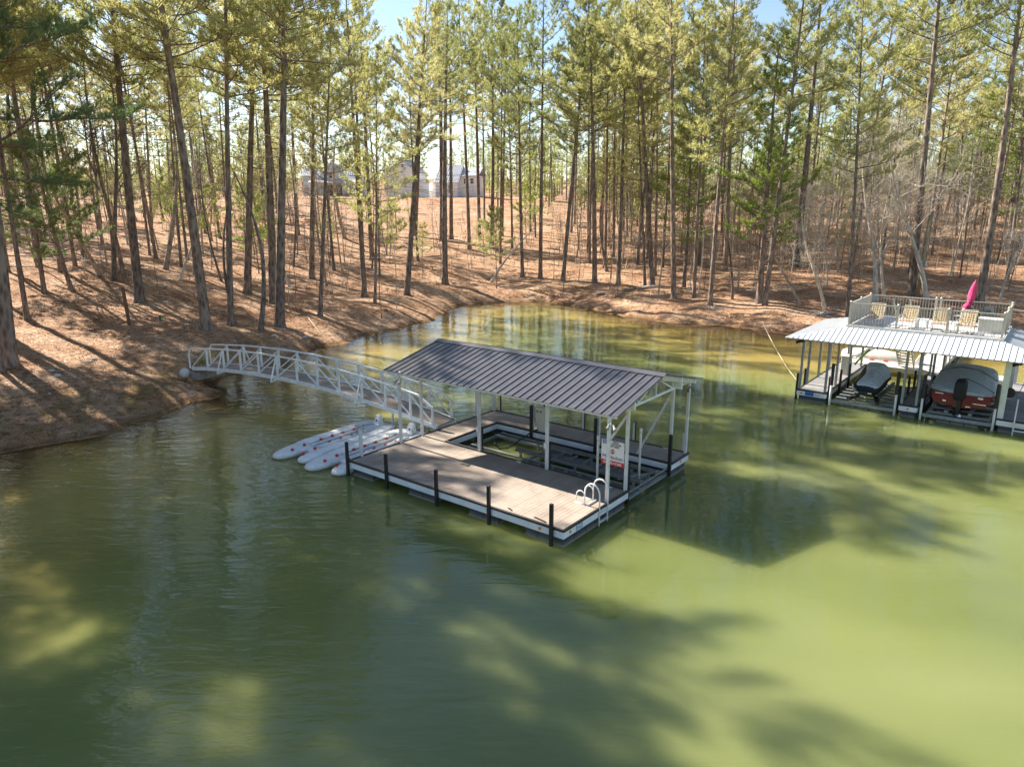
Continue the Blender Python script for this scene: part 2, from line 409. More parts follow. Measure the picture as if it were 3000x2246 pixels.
# ------------------------------------------------------------ water
wx = lines(-40, 60, -650, 650, 0.8); wy = lines(2, 76, -290, 400, 0.8)
WX, WY = np.meshgrid(wx, wy); depth = -ground(WX, WY)
nwx, nwy = len(wx), len(wy); idx = np.arange(nwx*nwy).reshape(nwy, nwx)
quad = np.stack([idx[:-1,:-1].ravel(), idx[:-1,1:].ravel(), idx[1:,1:].ravel(), idx[1:,:-1].ravel()], 1)
dv = depth.ravel(); keep = dv[quad].max(1) > -0.25; quad = quad[keep]
T = np.concatenate([quad[:, [0,1,2]], quad[:, [0,2,3]]])
used = np.unique(T); remap = -np.ones(len(dv), int); remap[used] = np.arange(len(used))
V = np.stack([WX.ravel(), WY.ravel(), np.zeros(nwx*nwy)], 1)[used]
def mat_water():
    m = bpy.data.materials.new('green_lake_water'); nt, out = nodes_of(m)
    geo = N(nt, 'NewGeometry'); pos = geo.outputs['Position']
    at = N(nt, 'Attribute'); at.attribute_name = 'depth'
    sx = nt.nodes.new('ShaderNodeSeparateXYZ'); link(nt, pos, sx.inputs[0])
    # ripples: long crests across the view, stronger in some drifts
    w1 = noise(nt, mapping(nt, pos, (0.55,2.1,1), (0,0,R(-20))), 1.1, 3, 0.5, 0.35)
    w2 = noise(nt, mapping(nt, pos, (1.0,2.6,1), (0,0,R(14))), 2.2, 2, 0.5, 0.2)
    w3 = noise(nt, pos, 0.35, 2, 0.5)
    lft = ramp(nt, maths(nt, 'MULTIPLY_ADD', sx.outputs[0], 0.018, 0.55), [(0.2, (1,1,1)), (0.62, (0.24,0.24,0.24)), (0.95, (0.08,0.08,0.08))])
    drift = ramp(nt, noise(nt, mapping(nt, pos, (0.5,1,1), (0,0,R(-30))), 0.11, 3, 0.55), [(0.32, (0.25,0.25,0.25)), (0.62, (1,1,1))])
    amp = maths(nt, 'MULTIPLY', lft.outputs[0], drift.outputs[0])
    h = maths(nt, 'ADD', maths(nt, 'MULTIPLY', w1, 1.0), maths(nt, 'MULTIPLY', w2, 0.28))
    h = maths(nt, 'MULTIPLY', h, amp)
    h = maths(nt, 'ADD', h, maths(nt, 'MULTIPLY', w3, 0.35))
    nrm = bump(nt, h, 1.0, WAVE)
    big = noise(nt, mapping(nt, pos, (0.6,1,1), (0,0,R(-35))), 0.10, 3, 0.6)
    cc = ramp(nt, big, [(0.3, (0.106,0.129,0.040)), (0.5, (0.152,0.175,0.056)), (0.72, (0.200,0.214,0.078))])
    shal = ramp(nt, at.outputs['Fac'], [(0.0, (1,1,1)), (0.55, (0,0,0))])
    shal.color_ramp.elements[0].position = 0.03; shal.color_ramp.elements[1].position = 0.95
    tint = ramp(nt, maths(nt, 'DIVIDE', at.outputs['Fac'], 4.0), [(0.05, (0.30,0.20,0.045)), (0.45, (1,1,1))])
    wc = mixc(nt, ramp(nt, maths(nt, 'DIVIDE', at.outputs['Fac'], 4.0), [(0.08, (0.8,0.8,0.8)), (0.75, (0,0,0))]).outputs[0], cc.outputs[0], (0.42,0.285,0.075))
    p = N(nt, 'BsdfPrincipled'); p.inputs['Roughness'].default_value = 0.02; p.inputs['IOR'].default_value = 1.333
    p.subsurface_method = 'BURLEY'
    p.inputs['Subsurface Weight'].default_value = 1.0
    p.inputs['Subsurface Radius'].default_value = (0.9, 1.0, 0.8)
    p.inputs['Subsurface Scale'].default_value = SSS
    link(nt, wc, p.inputs['Base Color']); link(nt, nrm, p.inputs['Normal'])
    tr = N(nt, 'BsdfTransparent'); tr.inputs[0].default_value = (0.80,0.66,0.36,1)
    gl = N(nt, 'BsdfGlossy'); gl.inputs['Roughness'].default_value = 0.02; gl.inputs[0].default_value = (1,1,1,1)
    link(nt, nrm, gl.inputs['Normal'])
    fr = N(nt, 'Fresnel'); fr.inputs['IOR'].default_value = 1.333; link(nt, nrm, fr.inputs['Normal'])
    sh = N(nt, 'MixShader'); link(nt, fr.outputs[0], sh.inputs[0]); link(nt, tr.outputs[0], sh.inputs[1]); link(nt, gl.outputs[0], sh.inputs[2])
    mx = N(nt, 'MixShader'); link(nt, shal.outputs[0], mx.inputs[0]); link(nt, p.outputs[0], mx.inputs[1]); link(nt, sh.outputs[0], mx.inputs[2])
    link(nt, mx.outputs[0], out.inputs[0]); return m
SSS, WAVE = 1.7, 0.075
M['water'] = mat_water()
me = tri_mesh('lake_water', V, remap[T], None, [M['water']], True)
at = me.attributes.new('depth', 'FLOAT', 'POINT'); at.data.foreach_set('value', np.clip(dv[used], 0, 8).astype(np.float32))
o = bpy.data.objects.new('lake_water', me); col.objects.link(o); tag(o, kind='structure')
# ------------------------------------------------------------ the near boat dock
RZ = R(-38)
DO = (-5.773, 23.815, 0)
def W(o, u, v, z=0.0):
    return (o[0]+u*math.cos(RZ)-v*math.sin(RZ), o[1]+u*math.sin(RZ)+v*math.cos(RZ), z)
DT = 0.55                                     # deck top
def strip(parts, name, segs, w, h, z, mat, parent):
    m = MB()
    for (x0,y0,x1,y1) in segs:
        m.beam((x0,y0,z),(x1,y1,z), w, h)
    o = m.build(name, mat, parent, bevel=0.012); return o
def float_block(parent, x0, x1, y0, y1, z0=-0.22, z1=0.27, name='float'):
    m = MB(); g = 0.025
    m.box(x0, x1, y0, y1, z0, z1)
    # moulded ribs round the block
    n = max(2, int((x1-x0)/0.42))
    for i in range(1, n):
        x = x0+(x1-x0)*i/n
        m.box(x-0.025, x+0.025, y0-g, y0+0.03, z0+0.02, z1-0.03); m.box(x-0.025, x+0.025, y1-0.03, y1+g, z0+0.02, z1-0.03)
    n = max(2, int((y1-y0)/0.42))
    for i in range(1, n):
        y = y0+(y1-y0)*i/n
        m.box(x1-0.03, x1+g, y-0.025, y+0.025, z0+0.02, z1-0.03); m.box(x0-g, x0+0.03, y-0.025, y+0.025, z0+0.02, z1-0.03)
    m.box(x0-0.03, x1+0.03, y0-0.03, y1+0.03, z0-0.04, z0+0.245)
    return m.build(name, M['float'], parent, bevel=0.03)
def deckboards(m, x0, x1, y0, y1, along, z, pitch=0.14, gap=0.007, th=0.028):
    if along == 'y':
        x = x0
        while x < x1-1e-3:
            e = min(x+pitch-gap, x1); m.box(x, e, y0, y1, z-th, z); x += pitch
    else:
        y = y0
        while y < y1-1e-3:
            e = min(y+pitch-gap, y1); m.box(x0, x1, y, e, z-th, z); y += pitch
def fascia(m, x0, y0, x1, y1, z0=0.28, z1=0.50, t=0.05):
    m.beam((x0,y0,(z0+z1)/2),(x1,y1,(z0+z1)/2), t, z1-z0)
    d = Vector((x1-x0, y1-y0, 0)).normalized(); nrm = Vector((d.y, -d.x, 0))
    for k in range(5):
        z = z0+0.03+(z1-z0-0.06)*k/4
        q = nrm*(t/2+0.004)
        m.beam((x0+q.x+d.x*.01,y0+q.y+d.y*.01,z),(x1+q.x-d.x*.01,y1+q.y-d.y*.01,z), 0.014, 0.016)
def light_fix(parent, x, y, z, dx=0.1, dy=-0.1):
    m = MB()
    m.tube([(x,y,z),(x+dx*.5,y+dy*.5,z-0.05)], [0.02,0.02], 6)
    for s in (-1, 1):
        a = Vector((x+dx*.5+s*0.07, y+dy*.5, z-0.05)); b = a+Vector((s*0.06+dx*.5, dy*1.2, -0.10))
        m.tube([a, (a+b)/2, b], [0.03,0.035,0.055], 8)
    o = m.build('flood_light', M['wgrey'], parent, smooth=False)
    return o
def corrugated(m, u0, u1, v0, z0, v1, z1, pitch=0.305, rib=0.036, th=0.012):
    """a ribbed metal sheet sloping from (v0,z0) to (v1,z1); ribs run with the slope"""
    prof = []; u = u0
    while u < u1-1e-6:
        prof += [(u,0),(u+0.018,rib),(u+0.052,rib),(u+0.07,0)]
        mid = u+0.07+(pitch-0.07)/2
        prof += [(mid-0.012,0),(mid,0.007),(mid+0.012,0)]
        u += pitch
    prof.append((u1,0))
    prof = [p for p in prof if p[0] <= u1+1e-6]
    dv, dz = v1-v0, z1-z0; L = math.hypot(dv, dz); nv, nz = -dz/L, dv/L
    if nz < 0: nv, nz = -nv, -nz
    vs = []; fs = []
    for (vv, zz) in ((v0,z0),(v1,z1)):
        for (uu, h) in prof: vs.append((uu, vv+nv*h, zz+nz*h))
    for (vv, zz) in ((v0,z0),(v1,z1)):
        for (uu, h) in prof: vs.append((uu, vv+nv*(h-th), zz+nz*(h-th)))
    n = len(prof)
    for i in range(n-1):
        fs.append((i, i+1, n+i+1, n+i)); fs.append((2*n+i+1, 2*n+i, 3*n+i, 3*n+i+1))
        fs.append((i+1, i, 2*n+i, 2*n+i+1)); fs.append((n+i, n+i+1, 3*n+i+1, 3*n+i))
    fs.append((0, n, 3*n, 2*n)); fs.append((2*n-1, n-1, 3*n-1, 4*n-1))
    m.add(vs, fs)

dock = empty('boat_dock', DO, RZ)
tag(dock, 'tan-decked floating boat dock with dark ribbed metal roof on aluminium posts', 'boat dock')
LX, LV = 9.15, 8.15
m = MB(); deckboards(m, 0.06, LX-0.06, 0.06, 3.60, 'y', DT); m.build('main_decking', M['deck_x'], dock)
m = MB(); deckboards(m, 0.06, 1.19, 3.61, 6.82, 'x', DT); m.build('side_decking', M['deck_y'], dock)
m = MB(); deckboards(m, 0.06, LX-0.06, 6.83, LV-0.06, 'y', DT-0.002); m.build('far_decking', M['deck_x'], dock)
m = MB()   # frame under the boards
for (a,b,c_,d_) in ((0.1,9.05,0.1,3.55),(0.1,1.15,3.55,6.85),(0.1,9.05,6.87,8.05)):
    m.box(a,b,c_,d_,0.30,DT-0.032)
m.build('deck_frame', M['wgrey'], dock)
m = MB()
for s in ((0,0.02,LX,0.02),(LX-0.02,0,LX-0.02,3.66),(0.02,LV,0.02,0),(LX,LV-0.02,0,LV-0.02),(LX-0.02,6.76,LX-0.02,LV),
          (LX,3.64,1.22,3.64),(1.22,3.64,1.22,6.79),(1.22,6.79,LX,6.79)): fascia(m, *s)
m.build('fascia', M['fascia'], dock)
m = MB()
for s in ((-0.02,0.0,LX+0.02,0.0),(LX,-0.02,LX,3.68),(0,0,0,LV),(0,LV,LX,LV),(LX,6.75,LX,LV+0.02),(LX,3.66,1.2,3.66),(1.24,3.66,1.24,6.77),(1.24,6.77,LX,6.77)):
    m.beam((s[0],s[1],DT-0.015),(s[2],s[3],DT-0.015), 0.075, 0.085)
m.build('edge_bumper', M['dkbrown'], dock, bevel=0.02)
for a, b in ((0.05,1.1),(2.9,4.1),(5.55,6.7),(7.75,9.08)): float_block(dock, a, b, 0.10, 1.25)
for a, b in ((0.05,1.1),(3.1,5.2),(7.75,9.08)): float_block(dock, a, b, 2.3, 3.55)
float_block(dock, 8.0, 9.08, 1.3, 2.25); float_block(dock, 0.1, 1.1, 3.7, 5.0); float_block(dock, 0.1, 2.9, 6.9, 8.02); float_block(dock, 3.6, 6.0, 6.9, 8.02); float_block(dock, 7.0, 9.08, 6.9, 8.06)
PZ = 3.22
posts = [(0.03,2.47),(0.03,3.60),(3.0,3.60),(6.03,3.60),(9.05,2.50),(9.08,3.60),(0.03,6.90),(0.03,8.05),(3.05,6.88),(6.05,6.95),(9.0,6.92),(9.08,8.03)]
for (x, y) in posts:
    m = MB(); m.box(x-0.048,x+0.048,y-0.048,y+0.048,0.30,PZ)
    m.build('roof_post', M['alu'], dock, bevel=0.008)
def brace(a, b):
    m = MB(); m.beam(a, b, 0.07, 0.07); m.build('brace', M['alu'], dock)
brace((9.0,6.92,PZ-0.1),(7.7,6.95,DT)); brace((9.08,3.6,PZ-0.15),(8.45,3.62,2.1))
m = MB()   # roof framing: beams at the eaves, trusses, purlins
for v in (2.50,3.60,6.92,8.04): m.box(-0.6,9.3,v-0.04,v+0.04,PZ,PZ+0.07+max(0,min(v-2.45,8.45-v))*0.235)
for u in (0.03,3.0,6.03,9.06):
    m.beam((u,2.46,PZ+0.03),(u,8.44,PZ+0.03),0.05,0.08)
    for a,b in (((2.5,PZ+.08),(5.45,3.90)),((8.4,PZ+.08),(5.45,3.90)),((4.2,PZ+.05),(4.2,3.6)),((6.7,PZ+.05),(6.7,3.6)),((5.45,PZ+.05),(5.45,3.9)),((4.2,PZ+.05),(5.45,3.85)),((6.7,PZ+.05),(5.45,3.85))):
        m.beam((u,a[0],a[1]),(u,b[0],b[1]),0.04,0.05)
m.build('roof_frame', M['white_alu'], dock)
m = MB(); m.loft([[(x,5.45,3.80),(x,8.1,3.20),(x,8.36,3.30),(x,5.45,3.985)] for x in (9.22,9.27)])
m.build('gable_panel', M['cream'], dock)
roof = MB(); corrugated(roof, -0.72, 9.38, 2.40, 3.30, 5.43, 4.02)
roof_o = roof.build('roof_sheet', M['roofdark'], dock)
roof = MB(); corrugated(roof, -0.72, 9.38, 8.50, 3.30, 5.47, 4.02); roof.build('roof_sheet', M['roofdark'], dock)
m = MB(); m.add([(-0.74,5.22,4.005),(-0.74,5.45,4.075),(-0.74,5.68,4.005),(9.42,5.22,4.005),(9.42,5.45,4.075),(9.42,5.68,4.005),(-0.74,5.22,3.99),(-0.74,5.45,4.055),(-0.74,5.68,3.99),(9.42,5.22,3.99),(9.42,5.45,4.055),(9.42,5.68,3.99)],
    [(0,3,4,1),(1,4,5,2),(7,10,9,6),(8,11,10,7),(0,6,9,3),(2,5,11,8),(0,1,7,6),(1,2,8,7),(3,9,10,4),(4,10,11,5)])
m.build('ridge_cap', M['roofdark'], dock)
for (x, y, z) in [(-0.02,-0.07,1.25),(2.0,-0.07,1.25),(4.33,-0.07,1.25),(6.5,-0.07,1.25),(8.78,-0.07,1.28)]:
    m = MB(); m.box(x-0.055,x+0.055,y-0.05,y+0.04,-0.02,z); m.build('dock_bumper', M['black'], dock, bevel=0.015)
for (x, y) in [(3.05,6.72),(6.05,6.72),(9.12,6.66)]:
    m = MB(); m.box(x-0.06,x+0.06,y-0.045,y+0.045,0.1,1.62); m.build('dock_bumper', M['black'], dock, bevel=0.015)
for (x, y) in [(0.25,8.2),(2.6,8.2),(4.6,8.2),(6.9,8.2),(8.95,8.2)]:
    m = MB(); m.box(x-0.05,x+0.05,y-0.04,y+0.045,0.1,1.30); b = m.build('dock_bumper', M['black'], dock, bevel=0.01)
    m = MB(); m.box(x-0.052,x+0.03,y-0.055,y-0.042,0.5,1.28); m.build('backing_plate', M['alu'], b)
for (x, y) in [(3.0,3.71),(6.03,3.71),(9.1,3.71)]:
    m = MB(); m.box(x-0.05,x+0.05,y-0.04,y+0.05,0.05,1.45); m.build('dock_bumper', M['black'], dock, bevel=0.01)
for (x, y, z) in ((0.1,2.40,3.12),(9.12,2.42,3.1),(9.13,7.95,3.1),(0.1,7.9,3.1)): light_fix(dock, x, y, z, 0.16 if x > 1 else 0.12, -0.12)
# conduit and switch boxes on two posts
for (x, y) in ((3.0,3.60),(6.03,3.60)):
    m = MB(); m.tube([(x-0.02,y-0.065,0.6),(x-0.02,y-0.065,3.2)], 0.016, 6); m.lathe([(0,1.32),(0.055,1.32),(0.06,1.42),(0.055,1.52),(0,1.52)], (x-0.02,y-0.075,0), 8)
    m.build('conduit', M['alu'], dock)
# orange reflectors, blue plate, cleats
def reflector(parent, x, y, z, n):
    m = MB(); q = Vector(n)
    p = Vector((x,y,z)); m.tube([p, p+q*0.02], [0.05,0.045], 12); return m.build('reflector', M['orange'], parent)
reflector(dock, 8.35, -0.028, 0.40, (0,-1,0)); reflector(dock, 9.155, 0.32, 0.40, (1,0,0)); reflector(dock, 9.155, 7.5, 0.40, (1,0,0)); reflector(dock, 9.155, 1.0, 0.36, (1,0,0)) if False else None
m = MB(); m.box(9.153,9.165,0.62,0.98,0.30,0.50); pl = m.build('maker_plate', M['blue'], dock)

def text(s, size, mat, parent, M4, name='lettering', bold=0.0, sx=1.0):
    c = bpy.data.curves.new(name, 'FONT'); c.body = s; c.size = size; c.align_x = 'CENTER'; c.align_y = 'CENTER'; c.extrude = 0.0015; c.offset = bold
    t = bpy.data.objects.new('tmp_text', c); col.objects.link(t)
    dg = bpy.context.evaluated_depsgraph_get(); me = bpy.data.meshes.new_from_object(t.evaluated_get(dg))
    bpy.data.objects.remove(t); bpy.data.curves.remove(c)
    me.name = name
    me.transform(M4 @ Matrix.Diagonal((sx,1,1,1))); me.materials.clear(); me.materials.append(mat)
    o = bpy.data.objects.new(name, me); col.objects.link(o); o.parent = parent; return o
def face_y(x, y, z):  # text plane facing -v, reading along +u
    return Matrix.Translation((x,y,z)) @ Matrix.Rotation(R(90), 4, 'X')
def face_x(x, y, z):  # text plane facing +u
    return Matrix.Translation((x,y,z)) @ Matrix.Rotation(R(90), 4, 'Z') @ Matrix.Rotation(R(90), 4, 'X')
m = MB()   # the little white mark on the plate
m.tube([(9.167,0.665,0.44),(9.167,0.70,0.46),(9.167,0.75,0.44)], 0.012, 5); m.tube([(9.167,0.66,0.36),(9.167,0.74,0.34),(9.167,0.93,0.36)], 0.009, 5)
m.build('plate_mark', M['paper'], pl)
text('Shore', 0.085, M['paper'], pl, face_x(9.168,0.84,0.415), 'plate_lettering')
def cleat(parent, x, y, z, ax='u'):
    m = MB(); d = (0.11,0) if ax == 'u' else (0,0.11)
    m.tube([(x-d[0],y-d[1],z+0.05),(x-d[0]*.5,y-d[1]*.5,z+0.045),(x+d[0]*.5,y+d[1]*.5,z+0.045),(x+d[0],y+d[1],z+0.05)], [0.008,0.014,0.014,0.008], 6)
    m.tube([(x-d[0]*.35,y-d[1]*.35,z),(x-d[0]*.35,y-d[1]*.35,z+0.045)], 0.014, 6); m.tube([(x+d[0]*.35,y+d[1]*.35,z),(x+d[0]*.35,y+d[1]*.35,z+0.045)], 0.014, 6)
    return m.build('cleat', M['alu'], parent)
cleat(dock, 8.6, 3.45, DT); cleat(dock, 8.3, 8.0, DT); cleat(dock, 0.16, 1.3, DT, 'v'); cleat(dock, 4.9, 3.5, DT)
m = MB(); m.beam((8.0,0.2,DT+0.012),(8.45,0.12,DT+0.012),0.05,0.02); m.beam((7.2,0.16,DT+0.012),(7.0,0.24,DT+0.012),0.04,0.02); m.build('cleat_strap', M['black'], dock)
# swim ladder
lad = empty('swim_ladder', (9.08,2.1,0.0), 0, dock)
lad['label'] = 'bright aluminium ladder with looped grab rails'
for k, y in enumerate((-0.24, 0.24)):
    m = MB(); pts = [(0.1,y,-0.35),(0.1,y,0.95)]
    for i in range(1, 9):
        a = math.pi*i/9; pts.append((-0.16+0.26*math.cos(a), y, 0.95+0.33*math.sin(a)))
    pts += [(-0.42,y,0.90),(-0.42,y,0.56)]
    m.tube(pts, 0.024, 8); 
    pts = [(-0.42,y,0.60)]; 
    m.tube([(-0.42,y,0.58),(-0.42,y,0.80)]+[(-0.57+0.15*math.cos(math.pi*i/7), y, 0.80+0.17*math.sin(math.pi*i/7)) for i in range(1,7)]+[(-0.72,y,0.80),(-0.72,y,0.57)], 0.018, 8)
    m.box(-0.76,-0.38,y-0.05,y+0.05,DT+0.002,DT+0.022)
    m.build('grab_rail', M['white_alu'], lad, smooth=True)
for z in (0.42, 0.12, -0.2):
    m = MB(); m.box(0.06,0.14,-0.24,0.24,z-0.012,z+0.012); m.build('rung', M['white_alu'], lad)
m = MB(); m.tube([(-0.30,-0.24,DT+0.03),(-0.30,0.24,DT+0.03)], 0.02, 8); m.build('base_bar', M['white_alu'], lad)

# lift control box on the far finger
ped = empty('lift_control_box', W(DO,3.42,6.92,DT), RZ)
tag(ped, 'cream plastic lift motor housing standing on the far dock finger beside a black bumper', 'control box')
m = MB(); m.loft([[(-0.17,-0.10,0.05),(0.17,-0.10,0.05),(0.17,0.10,0.05),(-0.17,0.10,0.05)],[(-0.19,-0.11,0.35),(0.19,-0.11,0.35),(0.19,0.11,0.35),(-0.19,0.11,0.35)],
    [(-0.24,-0.12,0.60),(0.24,-0.12,0.60),(0.24,0.12,0.60),(-0.24,0.12,0.60)],[(-0.25,-0.12,0.92),(0.25,-0.12,0.92),(0.25,0.12,0.92),(-0.25,0.12,0.92)],[(-0.20,-0.10,1.02),(0.20,-0.10,1.02),(0.20,0.10,1.02),(-0.20,0.10,1.02)]])
hb = m.build('housing', M['cream'], ped, bevel=0.03)
m = MB(); m.box(-0.15,0.15,-0.08,0.08,0.0,0.06); m.build('foot', M['alu'], ped)
for x in (-0.12, 0.05):
    m = MB(); m.tube([(x,-0.122,0.84),(x,-0.14,0.84)], 0.035, 10); m.build('knob', M['black'], ped)
m = MB(); m.tube([(-0.1,-0.05,0.1),(-0.25,-0.35,0.0),(-0.45,-0.9,-0.25),(-0.6,-1.4,-0.45),(-0.75,-1.75,-0.42),(-0.95,-1.8,-0.25),(-1.1,-1.6,-0.28)], 0.028, 8); m.build('air_hose', M['hose'], ped, smooth=True)

# boat lift inside the slip
lift = empty('boat_lift', W(DO,1.3,5.2,0.0), RZ)
tag(lift, 'empty aluminium boat lift with carpeted bunks floating in the slip of the near dock', 'boat lift')
m = MB()
for v in (-1.35, -0.55, 0.95): m.beam((0.35,v,0.22),(7.75,v,0.22) if v != 0.95 else (4.1,v,0.22), 0.09, 0.10)
m.beam((0.35,1.38,0.20),(7.75,1.38,0.20),0.07,0.10)
for u in (0.35, 3.0, 7.72): m.beam((u,-1.42,0.16),(u,1.42,0.16), 0.10, 0.10)
m.build('lift_frame', M['steel'], lift)
m = MB()
for (v0, v1) in ((-1.32,-0.6),(0.25,0.9)):
    for k in range(8):
        u = 3.2+k*0.58; m.beam((u,v0,0.24),(u,v1,0.24),0.07,0.06)
    m.box(3.1,7.7,v0,v1,0.05,0.16)
m.build('ballast_tank', M['wgrey'], lift)
for v in (-0.55, 0.55):
    m = MB(); m.beam((2.6,v,0.52),(7.8,v,0.52),0.16,0.10); m.build('bunk', M['carpet'], lift, bevel=0.02)
    for u in (2.8, 5.2, 7.5):
        m = MB(); m.beam((u,v,0.2),(u,v,0.47),0.07,0.07); m.build('bunk_bracket', M['steel'], lift)
m = MB()
m.beam((6.9,-0.55,0.40),(7.7,0.95,0.40),0.06,0.06); m.beam((7.75,-1.38,0.38),(7.75,1.38,0.38),0.05,0.05)
m.build('cross_brace', M['steel'], lift)
for v, u, z1 in ((-1.38,6.6,2.05),(0.12,7.35,2.05)):
    m = MB(); vv = v if v < 0 else 0.12
    m.tube([(u,vv,0.15),(u,vv,z1),(u,vv,z1+0.04)], [0.04,0.04,0.03], 10); m.tube([(u,vv,z1-0.12),(u,vv,z1+0.05)], 0.05, 10)
    m.build('guide_pole', M['white'], lift, smooth=True)

# white drive-on ports
def make_port(u, label):
    p = empty('floating_jet_ski_port', W(DO,u,0,0.0), RZ)
    tag(p, label, 'jet ski port', 'white floating ports beside the near dock')
    # moulded body: cross-sections along v; V groove in the middle, two prongs at the mouth
    def sec(v, w, zt, groove, zb=0.02):
        xs = [-w, -w*0.985, -w*0.94, -w*0.47, -w*0.43, -w*0.27, -w*0.10, 0, w*0.10, w*0.27, w*0.43, w*0.47, w*0.94, w*0.985, w]
        zs = [zb+0.06, zt-0.05, zt, zt, zt-0.03*groove, zt-0.09*groove, zt-0.11*groove, zt-0.12*groove, zt-0.11*groove, zt-0.09*groove, zt-0.03*groove, zt, zt, zt-0.05, zb+0.06]
        top = [(x, v, z) for x, z in zip(xs, zs)]
        return top + [(w*0.8, v, zb-0.08), (0, v, zb-0.12), (-w*0.8, v, zb-0.08)]
    m = MB()
    m.loft([sec(v, w, zt, g) for v, w, zt, g in ((0.45,0.93,0.27,1.0),(0.8,0.97,0.30,1.0),(1.5,0.985,0.31,1.0),(2.9,0.985,0.32,0.95),(3.35,0.97,0.34,0.7),(3.7,0.94,0.36,0.5),(4.0,0.88,0.37,0.35),(4.25,0.78,0.36,0.3),(4.42,0.64,0.33,0.2),(4.5,0.50,0.28,0.2))])
    body = m.build('float_body', M['portwhite'], p, smooth=False, bevel=0.03)
    for s, xc, w, v0 in ((-1,-0.54,0.43,-0.72),(1,0.60,0.36,-0.42)):
        m = MB(); secs = []
        for t, k in ((0,0.20),(0.04,0.50),(0.10,0.70),(0.22,0.88),(0.42,0.98),(0.7,1.0),(1.0,1.0)):
            v = v0+(0.80-v0)*t; ring = []
            zt = 0.15+0.12*min(1, t*1.3)
            for x_, z_ in ((-1,.0),(-.98,.55),(-.86,.88),(-.5,1.0),(0,1.0),(.5,1.0),(.86,.88),(.98,.55),(1,.0),(.85,-.35),(-.85,-.35)):
                ring.append((xc+w*k*x_, v, 0.04+(zt-0.04)*z_*min(1,k*1.25)))
            secs.append(ring)
        m.loft(secs); m.build('mouth_prong', M['portwhite'], p, smooth=True)
    for s in (-1, 1):
        for r_ in (0.20, 0.36):
            m = MB(); m.tube([(s*r_,0.75,0.25+(r_-0.2)*0.3),(s*r_,3.5,0.29+(r_-0.2)*0.3)], 0.045, 8); m.build('guide_tube', M['portwhite'], p, smooth=True)
        for v in (-0.05,0.5,1.25,1.8,2.35,2.9):
            m = MB(); x = s*(0.33 if v < 1 else 0.27); z = 0.235 if v < 0.3 else 0.29 if v < 1 else 0.325
            m.lathe([(0.0,-0.06),(0.045,-0.055),(0.062,-0.025),(0.062,0.025),(0.045,0.055),(0,0.06)], (0,0,0), 12)
            o = m.build('roller', M['red'], p, smooth=True); o.location = (x, v, z); o.rotation_euler = (0, R(90-s*25), 0)
    m = MB()   # bow stop, moulded, broad foot and narrow notched top
    m.loft([[(-0.26,3.78,0.33),(0.26,3.78,0.33),(0.26,4.22,0.33),(-0.26,4.22,0.33)],[(-0.17,3.88,0.42),(0.17,3.88,0.42),(0.17,4.15,0.42),(-0.17,4.15,0.42)],
            [(-0.14,3.95,0.62),(0.14,3.95,0.62),(0.14,4.13,0.62),(-0.14,4.13,0.62)],[(-0.12,3.98,0.74),(0.12,3.98,0.74),(0.12,4.12,0.74),(-0.12,4.12,0.74)]])
    bs = m.build('bow_stop', M['portwhite'], p, bevel=0.03, smooth=False)
    m = MB(); m.box(-0.03,0.03,3.90,3.955,0.47,0.56); m.build('tow_eye', M['black'], bs)
    m = MB(); m.tube([(-0.6,3.2,0.355),(-0.3,3.45,0.36),(0.0,3.8,0.40)], 0.012, 5); m.build('strap', M['black'], p)
    return p
make_port(-3.00, 'outer white floating jet ski port farther from the deck, long left prong in open water')
make_port(-1.02, 'inner white floating jet ski port with red rollers lying against the deck edge')
# winch post at the dock edge between port and deck
wpost = empty('winch_post', W(DO,0.0,0.55,0.30), RZ)
tag(wpost, 'short aluminium winch post with crank at the left edge of the deck', 'winch post')
m = MB(); m.box(-0.05,0.05,-0.05,0.05,0.0,1.25); m.build('post', M['alu'], wpost)
m = MB(); m.box(-0.13,0.02,-0.04,0.04,1.08,1.22); m.tube([(-0.10,0,1.15),(-0.2,-0.12,1.05),(-0.2,-0.2,1.05)],0.014,6); m.tube([(-0.02,0,1.3),(0.2,0.02,1.32)],0.03,8)
m.build('winch', M['steel'], wpost)

# yard sign between the two right posts
sg = empty('yard_sign', W(DO,8.62,3.52,1.30), RZ)
tag(sg, 'white and red estate agent panel tied between the front roof posts of the near dock', 'sign')
w, zt = 0.41, 0.0
m = MB(); m.box(-w,w,0,0.006,0.0,0.60); pan = m.build('main_panel', M['paper'], sg)
m = MB(); m.box(-w,w,-0.002,0.004,0.605,0.83); rid = m.build('name_rider', M['paper'], sg)
m = MB(); m.box(-w,w,-0.006,-0.002,0.0,0.165); band = m.build('red_band', M['inkred'], pan)
m = MB()
for k in range(24):
    a0 = 2*math.pi*k/24; a1 = 2*math.pi*(k+1)/24
    m.add([(0.0,-0.006,0.47),(0.07*math.cos(a0),-0.006,0.47+0.085*math.sin(a0)),(0.07*math.cos(a1),-0.006,0.47+0.085*math.sin(a1))],[(0,2,1)])
m.build('round_logo', M['inkred'], pan)
text('M', 0.12, M['paper'], pan, face_y(0,-0.009,0.468), 'logo_letter')
text('Meybohm', 0.185, M['ink'], pan, face_y(0.0,-0.004,0.27), 'company_lettering')
text('706-738-HOME', 0.105, M['paper'], pan, face_y(0.0,-0.010,0.085), 'number_lettering', 0.002)
text('GREG', 0.082, M['ink'], rid, face_y(0.10,-0.005,0.785), 'name_lettering', 0.002)
text('OLDHAM', 0.082, M['ink'], rid, face_y(0.12,-0.005,0.713), 'name_lettering', 0.002)
text('706-877-4000', 0.078, M['ink'], rid, face_y(0.0,-0.005,0.642), 'number_lettering', 0.002)
m = MB(); m.box(-0.37,-0.20,-0.006,-0.0025,0.69,0.82); lg = m.build('blue_logo', M['blue'], rid)
